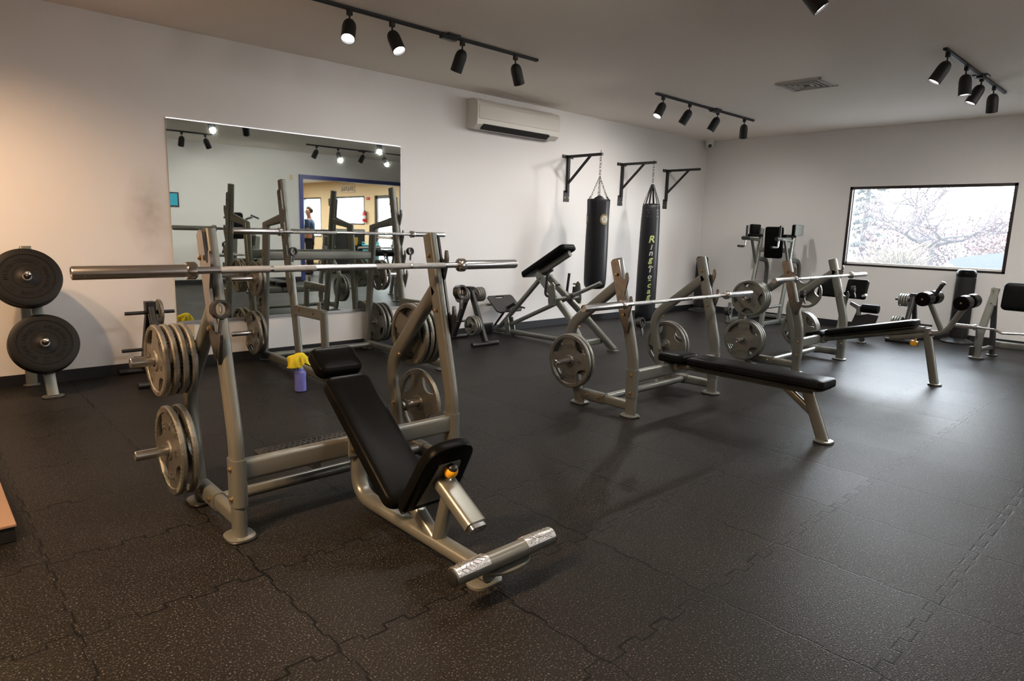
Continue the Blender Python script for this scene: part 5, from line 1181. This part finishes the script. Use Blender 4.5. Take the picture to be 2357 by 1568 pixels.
tree('flowering_tree', 'bare-branched reddish tree outside, right of the window\'s middle', (10.0, -1.07, .02), 2.7, 1.25, 'redleaf', 7000, .026, .10, 1.25, 5)
def shrub(name, label, c, rad, m_, n, ls, seed, squash=.8):
    random.seed(seed); t = thing(name, label, 'shrub', (c[0], c[1], .02)); g = G()
    for k in range(9):
        a = random.uniform(0, 2*PI); g.tube([V((c[0], c[1], .02)), V((c[0]+.4*rad*math.cos(a), c[1]+.6*rad*math.sin(a), c[2])), V((c[0]+.8*rad*math.cos(a), c[1]+.9*rad*math.sin(a), c[2]+rad*squash*random.uniform(-.2, .8)))], .018, 6)
    g.build('stems', M['bark'], t)
    g = G(); leaf_cloud(g, c, rad, n, ls, squash); g.build('foliage', M[m_], t, None, 180); return t
shrub('red_shrub', 'orange-red shrub outside, behind the parked car', (13.0, -2.6, .95), 1.15, 'orangeleaf', 2600, .05, 11)
shrub('red_shrub', 'tall dusky red shrub outside, behind the bare tree at right', (15.5, -2.4, 1.3), 1.6, 'redleaf', 3000, .06, 12)
shrub('red_shrub', 'low dusky red shrub outside, behind the grass clump', (14.0, .9, 1.0), 1.35, 'redleaf', 2400, .055, 13)
shrub('red_shrub', 'red shrub outside behind the tree trunk', (15.0, -.7, 1.1), 1.4, 'redleaf', 2600, .055, 14)
shrub('green_shrub', 'low green shrub outside beside the tree trunk', (11.5, -1.9, .42), .55, 'green', 800, .045, 15)
tpn = thing('pine_tree', 'blue-green pine outside at the window\'s left end', 'tree', (14.5, 2.2, .02))
g = G(); g.tube([(14.5, 2.2, .02), (14.5, 2.2, 4.4)], .14, 9, (1, 0, 0), True, [1, .2]); g.build('trunk', M['bark'], tpn)
g = G(); random.seed(4)
for k in range(34):
    z = .9+k*.1; rr_ = 1.15*(1-(z-.9)/4.2); a = k*2.4
    for s in range(26):
        f = random.uniform(.15, 1); leaf_cloud(g, (14.5+rr_*f*math.cos(a+random.gauss(0, .25)), 2.2+rr_*f*math.sin(a+random.gauss(0, .25)), z-.12*f), .10, 5, .06)
g.build('foliage', M['pine'], tpn, None, 180)
def grass(label, c, h, n, seed):
    random.seed(seed); g = G(); c = V(c)
    for _ in range(n):
        a = random.uniform(0, 2*PI); r0 = random.uniform(0, .16); rr_ = random.uniform(.15, .62); hh = h*random.uniform(.6, 1.05); b = c+V((r0*math.cos(a), r0*math.sin(a), 0))
        pts = [b, b+V((rr_*.2*math.cos(a), rr_*.2*math.sin(a), hh*.5)), b+V((rr_*.6*math.cos(a), rr_*.6*math.sin(a), hh*.88)), b+V((rr_*math.cos(a), rr_*math.sin(a), hh*random.uniform(.7, 1)))]
        g.sweep(pts, [(.007, 0), (0, .003), (-.007, 0)], (-math.sin(a), math.cos(a), 0), True, [1, 1, .9, .3])
        if random.random() < .3: g.lathe([(.003, 0), (.02, .05), (.012, .16), (.002, .2)], pts[-1], (math.cos(a)*.5, math.sin(a)*.5, .5), 6)
    return tag(g.build('ornamental_grass', M['straw'], None, c, 180), label, 'grass')
grass('clump of dry straw-coloured grass outside, under the window\'s middle', (5.2, -1.75, .02), 1.22, 420, 21)
grass('smaller clump of dry grass outside, left of the larger one', (6.4, -.75, .02), .98, 320, 22)
# parked car
tc_ = thing('parked_car', 'pale silver-blue car parked outside at the window\'s lower right', 'car', (7.9, -4.4, .02))
prof = [(.02, .30), (.0, .55), (.04, .78), (.18, .92), (.55, 1.02), (1.15, 1.11), (1.28, 1.13), (1.95, 1.58), (2.35, 1.70), (3.6, 1.70), (4.25, 1.50), (4.55, 1.10), (4.62, .60), (4.55, .30)]
g = G(); L = []
for x, ins, top in ((7.0, .10, .80), (7.04, .02, .9), (7.15, 0, .97), (7.9, -.03, 1.0), (8.65, 0, .97), (8.76, .02, .9), (8.80, .10, .80)):
    L.append([V((x+(.16*(1 if x < 7.9 else -1)*max(0, (z-1.12)/.6) if ins >= 0 and x != 7.9 else 0), -2.15-max(ins, min(4.62-ins, s_)), .05+(z if z < 1.12 else 1.12+(z-1.12)*(top*.25+.75)))) for s_, z in prof])
g.loft(L); cb = g.build('car_body', M['carpaint'], tc_, None, 30)
def side_poly(pts, x, m_, nm, par, th=.01):
    g = G(); g.prism([(s_, z) for s_, z in pts], th, (x, -2.15, .05), (0, -1, 0), (0, 0, 1)); return g.build(nm, m_, par)
side_poly([(1.42, 1.16), (2.0, 1.52), (2.35, 1.60), (2.75, 1.60), (2.75, 1.16)], 7.085, M['carglass'], 'side_window', tc_, .06); side_poly([(2.82, 1.16), (2.82, 1.60), (3.55, 1.60), (4.0, 1.45), (4.05, 1.16)], 7.085, M['carglass'], 'side_window', tc_, .06)
for s_ in (.86, 3.72):
    for x, d in ((7.0, -1), (8.8, 1)):
        c = (x-d*.10, -2.15-s_, .05+.36)
        g = G(); g.lathe([(.39, -.05), (.40, .098), (.34, .1), (.33, -.05)], c, (d, 0, 0), 30); ar_ = g.build('wheel_arch', M['tyre'], tc_)
        g = G(); g.lathe([(.20, .06), (.22, .10), (.32, .112), (.345, .09), (.345, -.12), (.2, -.12)], c, (d, 0, 0), 30); wh = g.build('wheel', M['tyre'], tc_)
        g = G(); g.lathe([(.215, .08), (.20, .10), (.06, .095), (.05, .11), (.002, .112)], c, (d, 0, 0), 30); g.build('rim', M['alu'], wh)
g = G(); g.box((6.93, -3.72, 1.22), (.15, .10, .13), None, .03); g.build('side_mirror', M['carpaint'], tc_)
g = G(); g.box((7.06, -2.28, .80), (.16, .22, .12), None, .03); g.build('headlight', M['clear'], tc_)
side_poly([(1.2, .98), (4.2, .98), (4.2, .995), (1.2, .995)], 7.0, M['dark'], 'door_seam', tc_, .012)
for s_ in (2.5, 3.4):
    g = G(); g.box((6.995, -2.15-s_, 1.02), (.025, .16, .03), None, .006); g.build('door_handle', M['alu'], tc_)
